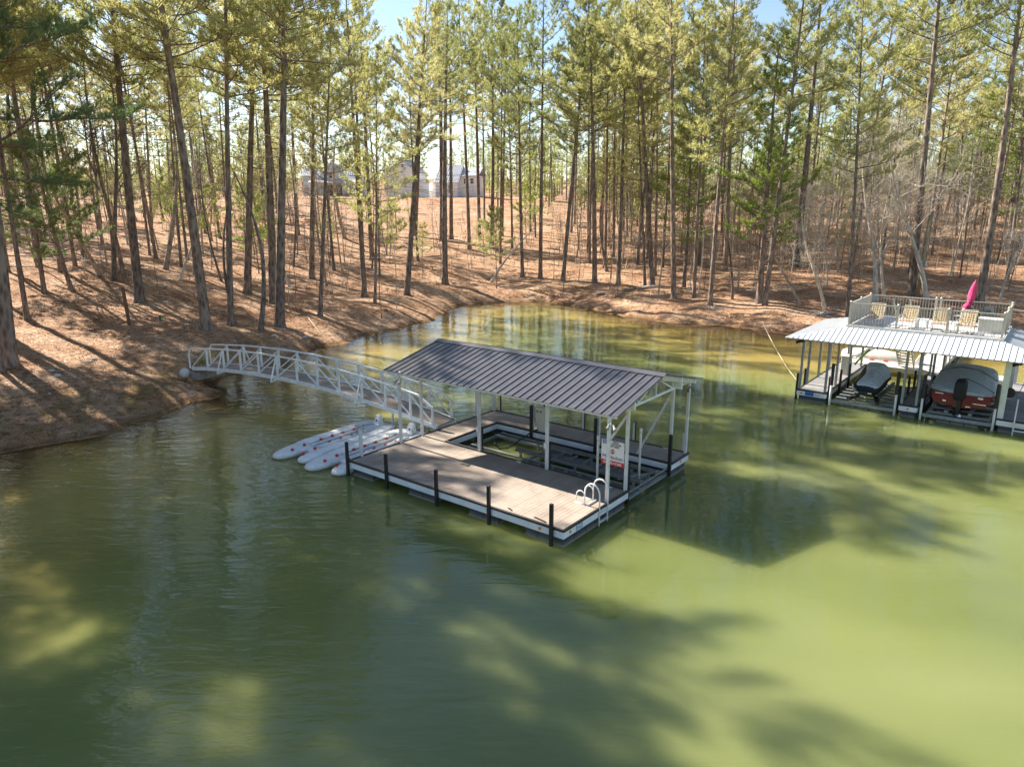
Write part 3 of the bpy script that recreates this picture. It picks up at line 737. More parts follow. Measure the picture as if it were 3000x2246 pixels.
text('G', 0.13, M['paper'], lg, face_y(-0.285,-0.009,0.755), 'logo_letter')

# ------------------------------------------------------------ gangway
E0 = Vector(W(DO,-0.12,4.58)); E1 = Vector(W(DO,-0.12,5.80))
S0 = Vector((-16.95,36.75,0)); ax = (S0-E0); GL = ax.length; ang = math.atan2(ax.y, ax.x)
gw = empty('arched_gangway', (E0.x, E0.y, 0), ang)
tag(gw, 'long arched white aluminium gangway bridge from the bank to the near dock', 'gangway')
# local: x from dock to shore; y: far side is negative y (bridge turned round)
GW = 1.22
def gzl(t): return 0.66 + (1.02-0.66)*t + 4*0.56*t*(1-t)
NB = 12
RH = 1.02
yn, yf = 0.0, -GW
def P(t, y, h=0.0): return (GL*t, y, gzl(t)+h)
for name, y in (('near_rail', yn), ('far_rail', yf)):
    m = MB()
    pts = [P(0.012, y, 0.0), P(0.012, y, 0.70)]; n = 24
    top = [P(0.012+0.045+(1-0.057-0.0)*i/n, y, RH) for i in range(n+1)]
    pts += top
    for i in range(len(pts)-1): 
        m.beam(pts[i], pts[i+1], 0.09, 0.075)
    m.beam(top[-1], P(1.012, y, 0.75), 0.075, 0.06); m.beam(P(1.012,y,0.77), P(1.012,y,-0.05), 0.075, 0.06)
    m.build('handrail', M['white_alu'], gw, bevel=0.01)
    m = MB()
    for i in range(NB*2): m.beam(P(i/NB/2, y, -0.06), P((i+1)/NB/2, y, -0.06), 0.08, 0.16)
    m.build('bottom_chord', M['white_alu'], gw)
    for i in range(1, NB):
        t = i/NB; m = MB(); m.beam(P(t, y, -0.02), P(t, y, RH-0.02), 0.085, 0.075, up=(1,0,0)); m.build('upright', M['white_alu'], gw)
    for i in range(NB):
        t0, t1 = i/NB, (i+1)/NB; m = MB()
        if i == 0: t0 = 0.012
        if i < 6: m.beam(P(t0, y, 0.03), P(t1, y, RH-0.08), 0.05, 0.06)
        else: m.beam(P(t0, y, RH-0.08), P(t1, y, 0.03), 0.05, 0.06)
        m.build('diagonal', M['white_alu'], gw)
    for i in (3, 7, 10):
        t = i/NB; s = 1 if y == yn else -1; m = MB()
        m.beam(P(t, y, -0.10), (GL*t, y+s*0.42, gzl(t)-0.16), 0.06, 0.05); m.beam((GL*t, y+s*0.42, gzl(t)-0.16), P(t, y+s*0.03, RH-0.08), 0.06, 0.045)
        m.build('outrigger', M['white_alu'], gw)
m = MB(); L = 0.14; n = int(GL/L)
for i in range(n):
    t0, t1 = i*L/GL, ((i+1)*L-0.008)/GL
    a, b = gzl(t0), gzl(t1)
    m.add([(GL*t0,yf+0.04,a),(GL*t1,yf+0.04,b),(GL*t1,yn-0.04,b),(GL*t0,yn-0.04,a),(GL*t0,yf+0.04,a-0.03),(GL*t1,yf+0.04,b-0.03),(GL*t1,yn-0.04,b-0.03),(GL*t0,yn-0.04,a-0.03)],
          [(0,1,2,3),(7,6,5,4),(0,4,5,1),(1,5,6,2),(2,6,7,3),(3,7,4,0)])
m.build('walkway_boards', M['deck_x'], gw)
m = MB()
for i in range(NB+1): m.beam(P(i/NB, yf+0.04, -0.09), P(i/NB, yn-0.04, -0.09), 0.06, 0.09)
for i in (1, 2): m.beam(P(i/NB*0.9, yn-0.1, -0.1), (GL*i/NB*0.9, yn-0.1, -0.1), 0.05, 0.05)
m.build('cross_member', M['alu'], gw)
m = MB(); m.beam((1.35,-0.1,gzl(0.08)-0.12),(1.35,-0.1,-0.2),0.05,0.05); m.beam((1.35,-0.1,0.2),(0.7,-0.1,gzl(0.04)-0.14),0.04,0.04); m.beam((1.35,-1.1,gzl(0.08)-0.12),(1.35,-1.1,-0.2),0.05,0.05)
m.build('support_leg', M['white_alu'], gw)
# ------------------------------------------------------------ the far boat dock (right)
O2 = (14.1, 33.95, 0)
d2 = empty('covered_boat_dock', O2, RZ)
tag(d2, 'two-slip boat dock with white hip roof and railed sun deck on top', 'boat dock')
F1, F2, F3 = (0.0,1.32,0.0,8.3), (4.52,5.22,0.0,8.3), (8.25,11.2,0.0,8.3)
def fin(x0,x1,y0,y1,z=DT):
    m = MB(); deckboards(m, x0+.05, x1-.05, y0+.05, y1-.05, 'x', z, 0.14, 0.006); m.build('decking', M['gdeck_y'], d2)
    m = MB()
    for s in ((x0,y0,x1,y0),(x1,y0,x1,y1),(x0,y1,x0,y0)): fascia(m, *s)
    m.build('fascia', M['fascia'], d2)
    m = MB()
    for s in ((x0-.02,y0,x1+.02,y0),(x1,y0,x1,y1),(x0,y1,x0,y0)): m.beam((s[0],s[1],z-0.015),(s[2],s[3],z-0.015),0.07,0.08)
    m.build('edge_bumper', M['black'], d2, bevel=0.015)
    m = MB(); m.box(x0+0.06,x1-0.06,y0+0.06,y1-0.05,0.3,z-0.03); m.build('deck_frame', M['wgrey'], d2)
    float_block(d2, x0+0.06, x1-0.06, y0+0.08, y0+1.4, -0.2, 0.27); float_block(d2, x0+0.06, x1-0.06, y0+3.0, y0+4.6, -0.2, 0.27)
for f in (F1, F2, F3): fin(*f)
m = MB(); deckboards(m, 0.05, 8.2, 8.32, 9.6, 'y', DT, 0.14, 0.006); m.box(0.05,8.2,8.34,9.58,0.3,DT-0.03); m.build('back_walk', M['walk'], d2)
reflector(d2, 0.2, -0.03, 0.40, (0,-1,0)); reflector(d2, 4.87, -0.03, 0.40, (0,-1,0)); reflector(d2, 9.75, -0.03, 0.40, (0,-1,0))
m = MB(); m.box(0.38,0.78,-0.045,-0.03,0.31,0.49); pl2 = m.build('blue_plate', M['blue'], d2)
m = MB(); m.box(0.80,1.12,-0.045,-0.03,0.31,0.49); pl3 = m.build('name_plate', M['paper'], d2)
text('Shore', 0.11, M['ink'], pl3, face_y(0.96,-0.048,0.40), 'plate_lettering')
EZ = 3.2; DZ = 3.78
posts2 = [(0.06,0.10),(0.06,1.3),(0.06,3.3),(0.06,5.4),(1.25,0.10),(1.25,2.0),(1.25,4.6),(0.35,8.2),(1.25,7.4),(4.58,0.12),(5.16,0.12),(4.58,4.2),(5.16,4.2),(4.58,7.9),(5.16,7.9),(8.32,0.15),(8.32,4.2),(8.32,7.9),(11.1,0.15),(11.1,6.5)]
for (x, y) in posts2:
    w_ = 0.05 if x < 8 else 0.11
    m = MB(); m.box(x-w_,x+w_,y-w_,y+w_,0.3,EZ+0.02); m.build('roof_post', M['steel'] if x < 8 else M['alu'], d2)
for (x, y) in [(-0.07,0.1),(-0.07,1.35),(-0.07,3.9),(1.42,0.15),(1.42,2.2),(1.42,4.0),(4.42,0.3),(4.42,2.6),(4.42,4.2),(5.32,0.3),(5.32,1.3),(5.32,3.6),(8.15,0.3),(8.15,2.2)]:
    m = MB(); m.box(x-0.05,x+0.05,y-0.05,y+0.05,0.0,1.35); m.build('dock_bumper', M['black'], d2, bevel=0.01)
for (x, y) in [(1.55,-0.05),(4.35,-0.05),(5.4,-0.05),(8.12,-0.05)]:
    m = MB(); m.tube([(x,y,-0.3),(x,y,1.05)], 0.05, 10); b = m.build('slip_guide', M['white'], d2, smooth=True)
    m = MB(); m.tube([(x,y,1.0),(x,y,2.05)], 0.075, 10); b2 = m.build('guide_sleeve', M['black'], b)
# hip roof round the deck
ua, ub, va, vb = -0.58, 11.2, -0.85, 6.3
da, db, ea, eb = 1.85, 7.88, 0.68, 4.75
ub = db+2.43
quads = [([(ua,va),(ub,va),(db,ea),(da,ea)]), ([(ub,va),(ub,vb),(db,eb),(db,ea)]), ([(ub,vb),(ua,vb),(da,eb),(db,eb)]), ([(ua,vb),(ua,va),(da,ea),(da,eb)])]
for q in quads:
    m = MB(); (a0, a1, b1, b0) = q
    lo0, lo1, hi1, hi0 = [Vector((p[0],p[1],EZ)) for p in (a0,a1)] + [Vector((p[0],p[1],DZ)) for p in (b1,b0)]
    n = (lo1-lo0).cross(hi1-lo0).normalized()
    if n.z < 0: n = -n
    vs = [lo0,lo1,hi1,hi0]; m.add([v for v in vs]+[v-n*0.02 for v in vs], [(0,1,2,3),(7,6,5,4),(0,4,5,1),(1,5,6,2),(2,6,7,3),(3,7,4,0)])
    e = (lo1-lo0); Lq = e.length; e.normalize(); k = 0.115
    up = ((hi0+hi1)/2-(lo0+lo1)/2); up = up - e*up.dot(e)
    ta, tb = (hi0-lo0).dot(e), (hi1-lo0).dot(e)
    while k < Lq:
        f = 1.0
        if k < ta: f = k/ta
        elif k > tb: f = (Lq-k)/(Lq-tb)
        p0 = lo0+e*k; p1 = p0+up*f
        if (p1-p0).length > 0.05: m.beam(p0+n*0.011, p1+n*0.011, 0.035, 0.03, up=tuple(n))
        k += 0.23
    m.build('roof_sheet', M['roofwhite'], d2)
m = MB()   # structure under the roof
for (x0,y0,x1,y1) in ((ua+.3,va+.35,ub-.3,va+.35),(ua+.3,vb-.5,ub-.3,vb-.5),(ua+.4,va+.3,ua+.4,vb-.3),(4.55,va+.3,4.55,vb-.3),(5.2,va+.3,5.2,vb-.3),(8.3,va+.3,8.3,vb-.3)):
    m.beam((x0,y0,EZ-0.03),(x1,y1,EZ-0.03),0.08,0.14)
m.box(da,db,ea,eb,DZ-0.22,DZ-0.03)
m.build('roof_frame', M['steel'], d2)
m = MB(); deckboards(m, da-0.06, db+0.06, ea-0.06, eb+0.06, 'x', DZ+0.06, 0.3, 0.004, 0.06); m.build('sun_deck_floor', M['roofwhite'], d2)
m = MB()
m.beam((da-0.08,ea-0.08,DZ+0.01),(db+0.08,ea-0.08,DZ+0.01),0.05,0.16); m.beam((da-0.08,eb+0.08,DZ+0.01),(db+0.08,eb+0.08,DZ+0.01),0.05,0.16)
m.beam((da-0.08,ea-0.08,DZ+0.01),(da-0.08,eb+0.08,DZ+0.01),0.05,0.16); m.beam((db+0.08,ea-0.08,DZ+0.01),(db+0.08,eb+0.08,DZ+0.01),0.05,0.16)
m.build('deck_rim', M['gull'], d2)
RZ0, RZ1 = DZ+0.12, DZ+1.10
def rail_run(x0,y0,x1,y1,nposts):
    L = math.hypot(x1-x0,y1-y0)
    m = MB(); m.beam((x0,y0,RZ1),(x1,y1,RZ1),0.06,0.05); m.beam((x0,y0,RZ0),(x1,y1,RZ0),0.035,0.035)
    n = int(L/0.125)
    for i in range(1,n):
        t = i/n; x = x0+(x1-x0)*t; y = y0+(y1-y0)*t; m.box(x-.009,x+.009,y-.009,y+.009,RZ0,RZ1)
    return m.build('railing', M['beige'], d2)
for s in ((da,ea,db,ea),(db,ea,db,eb),(da,eb,db,eb),(da,ea,da,eb)): rail_run(*s, 3)
for (x,y) in ((da,ea),(da+2.0,ea),(da+4.0,ea),(db,ea),(da,eb),(da+2.95,eb),(da+3.15,eb),(db,eb),(da,(ea+eb)/2),(db,(ea+eb)/2)):
    m = MB(); m.box(x-.045,x+.045,y-.045,y+.045,DZ,RZ1+0.06); m.lathe([(0,0.0),(0.06,0.0),(0.06,0.02),(0.035,0.055),(0,0.07)],(x,y,RZ1+0.06),8); m.build('rail_post', M['beige'], d2)
m = MB()   # solid side screen on the left of the deck
n = 10
for i in range(n):
    y0 = ea+0.05+(eb-ea-0.1)*i/n; m.box(da+0.02,da+0.035,y0,y0+(eb-ea-0.1)/n-0.012,RZ0+.02,RZ1-.03)
m.build('side_screen', M['beige'], d2)
# stairs up to the sun deck at the back
m = MB()
for s in (0, 0.75):
    m.beam((da+1.05+s,eb+0.1,DZ),(da+1.05+s,eb+4.2,DT+0.05),0.05,0.2)
    m.beam((da+1.05+s,eb+0.1,DZ+0.95),(da+1.05+s,eb+4.2,DT+1.0),0.05,0.05)
    for k in range(5): 
        t = k/4; y = eb+0.1+4.1*t; z = DZ+(DT+0.05-DZ)*t; m.beam((da+1.05+s,y,z),(da+1.05+s,y,z+0.95),0.04,0.04)
for k in range(15):
    t = (k+.5)/15; y = eb+0.1+4.1*t; z = DZ+(DT+0.05-DZ)*t; m.box(da+1.05,da+1.8,y-0.12,y+0.12,z-0.02,z+0.02)
m.build('stair', M['beige'], d2)
m = MB(); m.beam((0.9,7.9,1.0),(3.9,6.8,EZ+0.2),0.25,0.16); m.build('slanting_beam', M['steel'], d2)
for (x,y) in ((0.0,0.05),(1.3,3.6),(8.7,0.3)):
    m = MB(); m.lathe([(0,-.1),(.08,-.08),(.11,0),(.09,.1),(0,.12)],(x,y-0.1,EZ-0.2),8); m.beam((x,y-0.1,EZ-0.2),(x-0.25,y-0.2,EZ-0.32),0.1,0.12); m.build('flood_light', M['coverblack'], d2)
m = MB(); m.add([(2.6,1.4,EZ-.02),(3.7,1.2,EZ-.02),(3.1,1.0,EZ-.35),(2.9,1.5,EZ-.28),(3.12,1.15,EZ-.5),(3.2,1.2,EZ-.3)],[(0,1,2),(0,2,3),(2,4,5),(1,5,2),(3,2,5)]); m.build('hanging_net', M['coverblack'], d2)
# the slim ladder at the front right
ld = empty('swim_ladder', (8.85,-0.16,0), 0, d2)
ld['label'] = 'white two-rail swim ladder reaching into the water'
for x in (0, 0.5):
    m = MB(); m.tube([(x,-0.12,-0.5),(x,-0.10,0.3),(x,0.0,1.55)], 0.028, 8); m.build('ladder_rail', M['white'], ld, smooth=True)
for z in (-0.05, 0.22, 0.5):
    m = MB(); m.box(0,0.5,-0.15,-0.07,z-.02,z+.02); m.build('rung', M['white'], ld)
# lifts
def slip_lift(u0, u1, v0, v1, label, n):
    l = empty('boat_lift', W(O2,u0,v0), RZ); tag(l, label, 'boat lift'); w_ = u1-u0; L = v1-v0
    m = MB(); m.beam((0,0,.22),(w_,0,.22),.13,.14); m.beam((0,L,.22),(w_,L,.22),.13,.14); m.beam((.15,0,.2),(.15,L,.2),.1,.12); m.beam((w_-.15,0,.2),(w_-.15,L,.2),.1,.12)
    m.build('lift_frame', M['steel'], l)
    for k in range(n):
        v = 0.45+k*(L-0.6)/n; m = MB(); m.beam((0.15,v,.30),(w_-.15,v,.30),.16,.09); m.build('cross_beam', M['steel'], l)
    for x in (w_/2-.45, w_/2+.45):
        m = MB(); m.beam((x,0.2,.45),(x,L-.2,.45),.14,.1); m.build('bunk', M['wgrey'], l)
    m = MB()
    for k in range(3): m.box(w_*(.22+.2*k),w_*(.22+.2*k)+.5,-.05,.5,-0.02,.13)
    m.build('lift_float', M['float'], l)
    return l
slip_lift(1.55, 4.4, 0.05, 5.0, 'steel cross-beamed lift under the covered jet ski in the far dock', 7)
slip_lift(5.45, 8.1, 0.1, 5.6, 'steel lift under the maroon boat in the far dock', 5)

# ------------------------------------------------------------ jet ski under a grey and black cover
js = empty('covered_jet_ski', W(O2,2.95,0.25,0.50), RZ); js.scale = (1.15,1.12,1.15)
tag(js, 'jet ski under a grey and black fitted cover on the left lift', 'jet ski')
def ring(v, pts): return [(x, v, z) for x, z in pts]
m = MB(); secs = []
for v, w_, z0, z1 in ((0,.42,.12,.42),(0.3,.52,.05,.46),(1.2,.56,.0,.48),(2.2,.48,.02,.54),(2.8,.28,.14,.6),(3.05,.06,.34,.62)):
    secs.append(ring(v, [(-w_,z1),(-w_*1.03,z1-.12),(-w_*.6,z0+.03),(0,z0),(w_*.6,z0+.03),(w_*1.03,z1-.12),(w_,z1),(w_*.5,z1+.03),(-w_*.5,z1+.03)]))
m.loft(secs); m.build('hull', M['coverblack'], js, smooth=True)
m = MB(); secs = []
for v, w_, zb, zt, tw in ((-.05,.46,.36,.50,.40),(.35,.56,.40,.66,.36),(.8,.58,.42,.84,.2),(1.2,.58,.44,.86,.2),(1.6,.60,.46,1.0,.28),(1.95,.66,.48,1.20,.40),(2.15,.60,.50,1.16,.42),(2.5,.42,.52,.96,.3),(2.85,.24,.56,.78,.16),(3.1,.06,.62,.70,.05)):
    secs.append(ring(v, [(-w_,zb),(-w_*.98,zb+.12),(-tw,zt-.03),(-tw*.5,zt),(0,zt+.015),(tw*.5,zt),(tw,zt-.03),(w_*.98,zb+.12),(w_,zb),(0,zb-.02)]))
m.cur = 0
m.loft(secs); 
nf = len(m.f); ring_n = 10; mi = []
for i in range(nf):
    k = i % ring_n; mi.append(1 if k in (0,1,7,8) else 0)
m.m = mi
m.build('cover', [M['cover'], M['coverblack']], js, smooth=True, sub=1)
m = MB(); m.box(-.34,.34,-.14,.02,.14,.34); m.build('rear_step', M['hose'], js, bevel=.03)
for b_ in ((-.36,-.20,.24,.30),(.16,.30,.26,.30),(-.12,.06,.13,.16)):
    m = MB(); m.box(b_[0],b_[1],-.155,-.142,b_[2],b_[3]); m.build('rear_decal', M['paper'], js)
m = MB(); m.beam((-.5,-.35,.0),(-.25,.6,.02),.14,.1); m.beam((.62,-.45,-.02),(.35,.5,.02),.14,.1); m.build('cradle_arm', M['black'], js)

# ------------------------------------------------------------ maroon boat
bt = empty('covered_motor_boat', W(O2,6.72,0.95,0.42), RZ)
tag(bt, 'maroon outboard boat under a pale grey-blue cover on the right lift', 'boat')
m = MB(); secs = []
for v, w_, z0, z1 in ((0,1.12,.12,.80),(1.0,1.18,.08,.84),(2.4,1.18,.08,.90),(3.6,1.02,.16,.98),(4.5,.72,.34,1.06),(5.1,.36,.58,1.12),(5.4,.05,.9,1.14)):
    secs.append(ring(v, [(-w_,z1),(-w_*1.0,z1-.3),(-w_*.86,z0+.16),(-w_*.45,z0+.06),(0,z0),(w_*.45,z0+.06),(w_*.86,z0+.16),(w_*1.0,z1-.3),(w_,z1),(0,z1+.01)]))
m.loft(secs); m.build('hull', M['maroon'], bt, smooth=False, bevel=0.02)
m = MB(); secs = []
for v, w_, zb, zm, zt, tw in ((-.10,1.18,.76,.84,.90,.9),(.12,1.22,.74,.96,1.04,.86),(.9,1.25,.72,1.10,1.20,.84),(1.6,1.26,.66,1.22,1.32,.82),(2.4,1.22,.72,1.44,1.52,.80),(3.2,1.12,.80,1.50,1.58,.82),(3.6,1.0,.84,1.46,1.54,.80),(3.95,.86,.88,1.2,1.28,.7),(4.6,.62,.94,1.1,1.18,.6),(5.2,.32,1.0,1.1,1.14,.5),(5.5,.06,1.04,1.08,1.1,.5)):
    wob = 0.05*math.sin(v*9+1)
    secs.append(ring(v, [(-w_,zb+wob),(-w_*1.01,zb+.2),(-w_*.97,zm-.08),(-w_*tw,zm),(-w_*.4,zt-.02),(0,zt),(w_*.4,zt-.03),(w_*tw,zm-.02),(w_*.97,zm-.1),(w_*1.01,zb+.2),(w_,zb-wob),(0,zb-.02)]))
m.loft(secs); cv = m.build('boat_cover', M['cover'], bt, smooth=True, sub=1)
for pts in ([(-1.2,.55,.98),(-.6,.9,1.14),(0,1.2,1.26),(.6,.85,1.14),(1.22,.35,.94)], [(-1.16,2.1,1.30),(-.4,2.5,1.53),(.4,2.3,1.50),(1.2,1.8,1.2)]):
    m = MB(); m.tube(pts, .016, 5); m.build('cover_seam', M['hose'], cv)
om = empty('outboard_motor', (0.0,-.28,0), 0, bt)
m = MB(); m.loft([[(x*.20,y*.30-.05,.62) for x,y in ((-1,-1),(1,-1),(1,1),(-1,1))],[(x*.22,y*.36-.05,.80) for x,y in ((-1,-1),(1,-1),(1,1),(-1,1))],[(x*.23,y*.38-.05,1.15) for x,y in ((-1,-1),(1,-1),(1,1),(-1,1))],[(x*.21,y*.34-.03,1.42) for x,y in ((-1,-1),(1,-1),(1,1),(-1,1))],[(x*.14,y*.22,1.50) for x,y in ((-1,-1),(1,-1),(1,1),(-1,1))]])
m.build('cowling', M['coverblack'], om, bevel=.06)
m = MB(); m.add([(-.27,-.435,.82),(.0,-.445,.80),(.10,-.445,.95),(.03,-.445,1.1),(.20,-.44,1.14),(-.05,-.445,1.20),(-.26,-.43,1.12)],[(0,1,2,3,4,5,6)]); m.build('sunlit_patch', M['pole'], om) if False else None
m = MB(); m.loft([[(x*.09,y*.14,.62) for x,y in ((-1,-1),(1,-1),(1,1),(-1,1))],[(x*.07,y*.12,.0) for x,y in ((-1,-1),(1,-1),(1,1),(-1,1))]]); m.box(-.16,.16,-.2,.16,.02,.05); m.tube([(0,-.22,-.14),(0,.18,-.14)],[.05,.07],8); m.box(-.03,.03,-.1,.12,-.3,.05)
m.build('leg', M['hose'], om)
pr = MB(); 
for k in range(3):
    a = 2*math.pi*k/3+.4; c_, s_ = math.cos(a), math.sin(a)
    pr.add([(0.03*c_,-.25,-.14+.03*s_),(.15*c_-.07*s_,-.23,-.14+.15*s_+.07*c_),(.19*c_,-.27,-.14+.19*s_),(.15*c_+.07*s_,-.31,-.14+.15*s_-.07*c_)],[(0,1,2,3),(3,2,1,0)])
pr.tube([(0,-.32,-.14),(0,-.2,-.14)],[.03,.05],8); pr.build('propeller', M['chrome'], om)
for b_ in ((-.98,-.66,-.012,.68,.72),(.50,1.0,-.03,.40,.43),(.66,.86,-.012,.64,.72),(-.66,-.52,-.02,.36,.42),(.25,.42,-.02,.22,.26)):
    m = MB(); m.box(b_[0],b_[1],b_[2],-.002,b_[3],b_[4]); m.build('stern_fitting', M['chrome'], bt)

# ------------------------------------------------------------ rear port, tin boat, walkway, small things on the far dock
port2 = empty('rear_jet_ski_port', W(O2,0.5,9.7,0.0), RZ)
tag(port2, 'off-white drive-on port behind the jet ski slip, with red rollers and a bow stop', 'jet ski port')
m = MB(); m.box(-.1,3.5,0,1.9,.05,.48); m.build('float_body', M['cream'], port2, bevel=.09)
for x in (0.8, 1.55):
    m = MB(); m.tube([(x-.12,.18,.52),(x+.12,.18,.52)],.08,10); m.build('roller', M['red'], port2)
m = MB(); m.loft([[(2.9,.0,.45),(3.25,.0,.45),(3.25,.9,.45),(2.9,.9,.45)],[(3.2,.2,1.1),(3.3,.2,1.1),(3.3,.45,1.1),(3.2,.45,1.1)]]); m.build('bow_stop', M['cream'], port2, bevel=.03)
tb = empty('upturned_tin_boat', W(O2,1.5,10.75,0.48), RZ-R(4))
tag(tb, 'cream metal rowing boat lying upside down behind the jet ski slip', 'rowing boat')
m = MB(); secs = []
for x, w_, h in ((-2.0,.50,.34),(-1.6,.60,.44),(-.8,.68,.52),(.2,.68,.54),(1.1,.56,.46),(1.7,.34,.34),(2.05,.06,.12)):
    secs.append([(x,-w_,0),(x,-w_*.98,h*.35),(x,-w_*.8,h*.85),(x,-w_*.3,h),(x,w_*.3,h),(x,w_*.8,h*.85),(x,w_*.98,h*.35),(x,w_,0)])
m.loft(secs); m.build('hull', M['tin'], tb, smooth=True, bevel=0)
m = MB(); m.tube([(-2.0,-.52,.02),(-.8,-.70,.02),(.2,-.70,.02),(1.1,-.58,.02),(1.7,-.36,.02),(2.07,0,.02)],.028,6); m.build('gunwale', M['gull'], tb)
m = MB(); m.box(-1.0,-.55,-.685,-.67,.2,.27); m.build('registration_sticker', M['paper'], tb)
wk = empty('floating_walkway', W(O2,3.6,9.62,0.0), RZ)
tag(wk, 'pale floating walkway running from the far dock back to the bank', 'walkway')
m = MB(); deckboards(m, 0, 1.35, 0, 9.6, 'x', DT+.02, .16, .006); m.build('walkway_boards', M['walk'], wk)
m = MB(); m.box(.03,1.32,.03,9.57,.25,DT-.02); m.build('walkway_frame', M['gull'], wk)
m = MB()
for y in (0.8, 3.6, 6.4): m.box(.1,1.25,y,y+1.0,-.2,.25)
m.build('float', M['float'], wk)
for y in (0.6,2.2): 
    m = MB(); m.box(1.36,1.44,y-.04,y+.04,.2,1.5); m.build('rail_post', M['beige'], wk)
nd = empty('foam_noodle', W(O2,1.35,5.3,1.05), RZ); tag(nd, 'lime green foam pool noodle sticking up beside the left finger', 'pool noodle')
m = MB(); m.tube([(0,0,0),(.25,.1,.4),(.6,.3,.85)],.05,10); m.build('foam_tube', M['lime'], nd, smooth=True)
bx = empty('dock_box', W(O2,1.0,5.0,DT), RZ); tag(bx, 'tall cream storage box on the left finger of the far dock', 'dock box')
m = MB(); m.box(-.22,.22,-.3,.3,0,.95); m.build('box_body', M['cream'], bx, bevel=.03)
m = MB(); m.box(-.25,.25,-.33,.33,.955,1.02); m.build('lid', M['cream'], bx, bevel=.02)
hr = empty('hose_reel', W(O2,8.38,1.35,1.45), RZ); hr.scale = (.7,.8,.7); tag(hr, 'black hose reel hanging on the thick post of the far dock', 'hose reel')
m = MB(); m.tube([(.12,-.1,0),(.12,.1,0)],.26,18); m.tube([(.12,-.13,0),(.12,-.1,0)],.30,18); m.tube([(.12,.1,0),(.12,.13,0)],.30,18); m.build('drum', M['hose'], hr)
m = MB(); m.tube([(.3,0,-.1),(.6,.1,.1),(.75,.15,.6),(.8,.2,1.6)],.02,6); m.build('hose', M['hose'], hr)
# chairs on the sun deck
def make_chair(u, v, rz, label):
    c = empty('strap_lounge_chair', W(O2,u,v,DZ+.06), RZ+rz); tag(c, label, 'lounge chair', 'strap lounge chairs on the sun deck')
    m = MB()
    for s in (-.30,.30):
        m.tube([(s,-.62,.0),(s,-.58,.34),(s,.1,.30),(s,.42,.95)],.018,6); m.tube([(s,.1,.30),(s,.25,.0)],.018,6); m.tube([(s,-.45,.36),(s,-.40,.56),(s,.22,.56)],.016,6); m.tube([(s,-.62,.02),(s,.25,.02)],.014,6)
    m.tube([(-.3,-.58,.34),(.3,-.58,.34)],.016,6); m.tube([(-.3,.42,.95),(.3,.42,.95)],.018,6); m.tube([(-.3,.1,.3),(.3,.1,.3)],.016,6)
    m.build('chair_frame', M['beige'], c)
    m = MB(); a = Vector((0,.12,.34)); b = Vector((0,.42,.93)); d = b-a
    for k in range(6):
        p = a+d*((k+.5)/6); m.beam((-.3,p.y,p.z),(.3,p.y,p.z),.012,.058,up=(0,d.y,d.z))
    for k in range(6):
        x = -.3+.6*(k+.5)/6; m.beam((x,a.y-.008,a.z),(x,b.y-.008,b.z),.052,.012,up=(0,-d.z,d.y))
    m.build('strap_back', M['lattice'], c)
    m = MB()
    for k in range(7):
        y = -.55+.62*(k+.5)/7; m.box(-.3,.3,y-.03,y+.03,.31,.325)
    m.build('strap_seat', M['rust'], c)
    return c
for u, lb in ((2.75,'tan strap lounge chair at the left end of the sun deck beside the side screen'),(4.15,'tan strap lounge chair second from the solid side screen on the sun deck'),
              (5.45,'tan strap chair third from the solid side screen, behind a front rail post'),(6.45,'tan strap lounge chair nearest the white box at the right end of the sun deck')):
    make_chair(u, 1.75, R(random.uniform(-6,6)), lb)
for u, v, lb in ((4.75,1.75,'low white plastic side table between two middle chairs on the sun deck'),(5.98,1.5,'low white plastic side table left of the last strap chair')):
    s = empty('side_table', W(O2,u,v,DZ+.06), RZ); tag(s, lb, 'side table', 'white side tables on the sun deck')
    m = MB(); m.box(-.22,.22,-.22,.22,.40,.44); m.build('table_top', M['white'], s, bevel=.01)
    for (x, y) in ((-.19,-.19),(.19,-.19),(.19,.19),(-.19,.19)):
        m = MB(); m.box(x-.025,x+.025,y-.025,y+.025,0,.40); m.build('table_leg', M['white'], s)
sb = empty('storage_bench', W(O2,7.3,2.5,DZ+.06), RZ); tag(sb, 'white storage box standing at the right end of the sun deck', 'storage box')
m = MB(); m.box(-.45,.45,-.3,.3,0,.55); m.build('box_body', M['cream'], sb, bevel=.02)
m = MB(); m.box(-.48,.48,-.33,.33,.555,.62); m.build('lid', M['white'], sb, bevel=.02)
for u, v, lb in ((6.0,3.9,'grey mesh dining chair left of the dark table on the sun deck'),(7.2,3.95,'grey mesh dining chair right of the dark table on the sun deck')):
    c = empty('mesh_chair', W(O2,u,v,DZ+.06), RZ+(0.6 if u > 6.5 else -.6)); tag(c, lb, 'chair', 'mesh dining chairs on the sun deck')
    m = MB()
    for s in (-.25,.25): m.tube([(s,-.25,0),(s,-.22,.45),(s,.22,.43),(s,.32,.95)],.015,6); m.tube([(s,.2,.43),(s,.28,0)],.015,6)
    m.build('chair_frame', M['hose'], c)
    m = MB(); m.box(-.25,.25,-.22,.22,.43,.445); m.build('seat', M['wgrey'], c)
    m = MB(); m.beam((0,.225,.47),(0,.32,.93),.5,.012,up=(0,-1,.2)); m.build('backrest', M['wgrey'], c)
tbm = empty('round_table', W(O2,6.6,4.0,DZ+.06), RZ); tag(tbm, 'round dark table under the closed pink umbrella', 'table')
m = MB(); m.lathe([(0,.70),(.55,.70),(.56,.72),(.55,.735),(0,.735)],(0,0,0),24); m.build('table_top', M['hose'], tbm)
for k in range(4):
    a = math.pi/4+math.pi/2*k; m = MB(); m.tube([(.1*math.cos(a),.1*math.sin(a),.7),(.38*math.cos(a),.38*math.sin(a),0)],.018,6); m.build('table_leg', M['hose'], tbm)
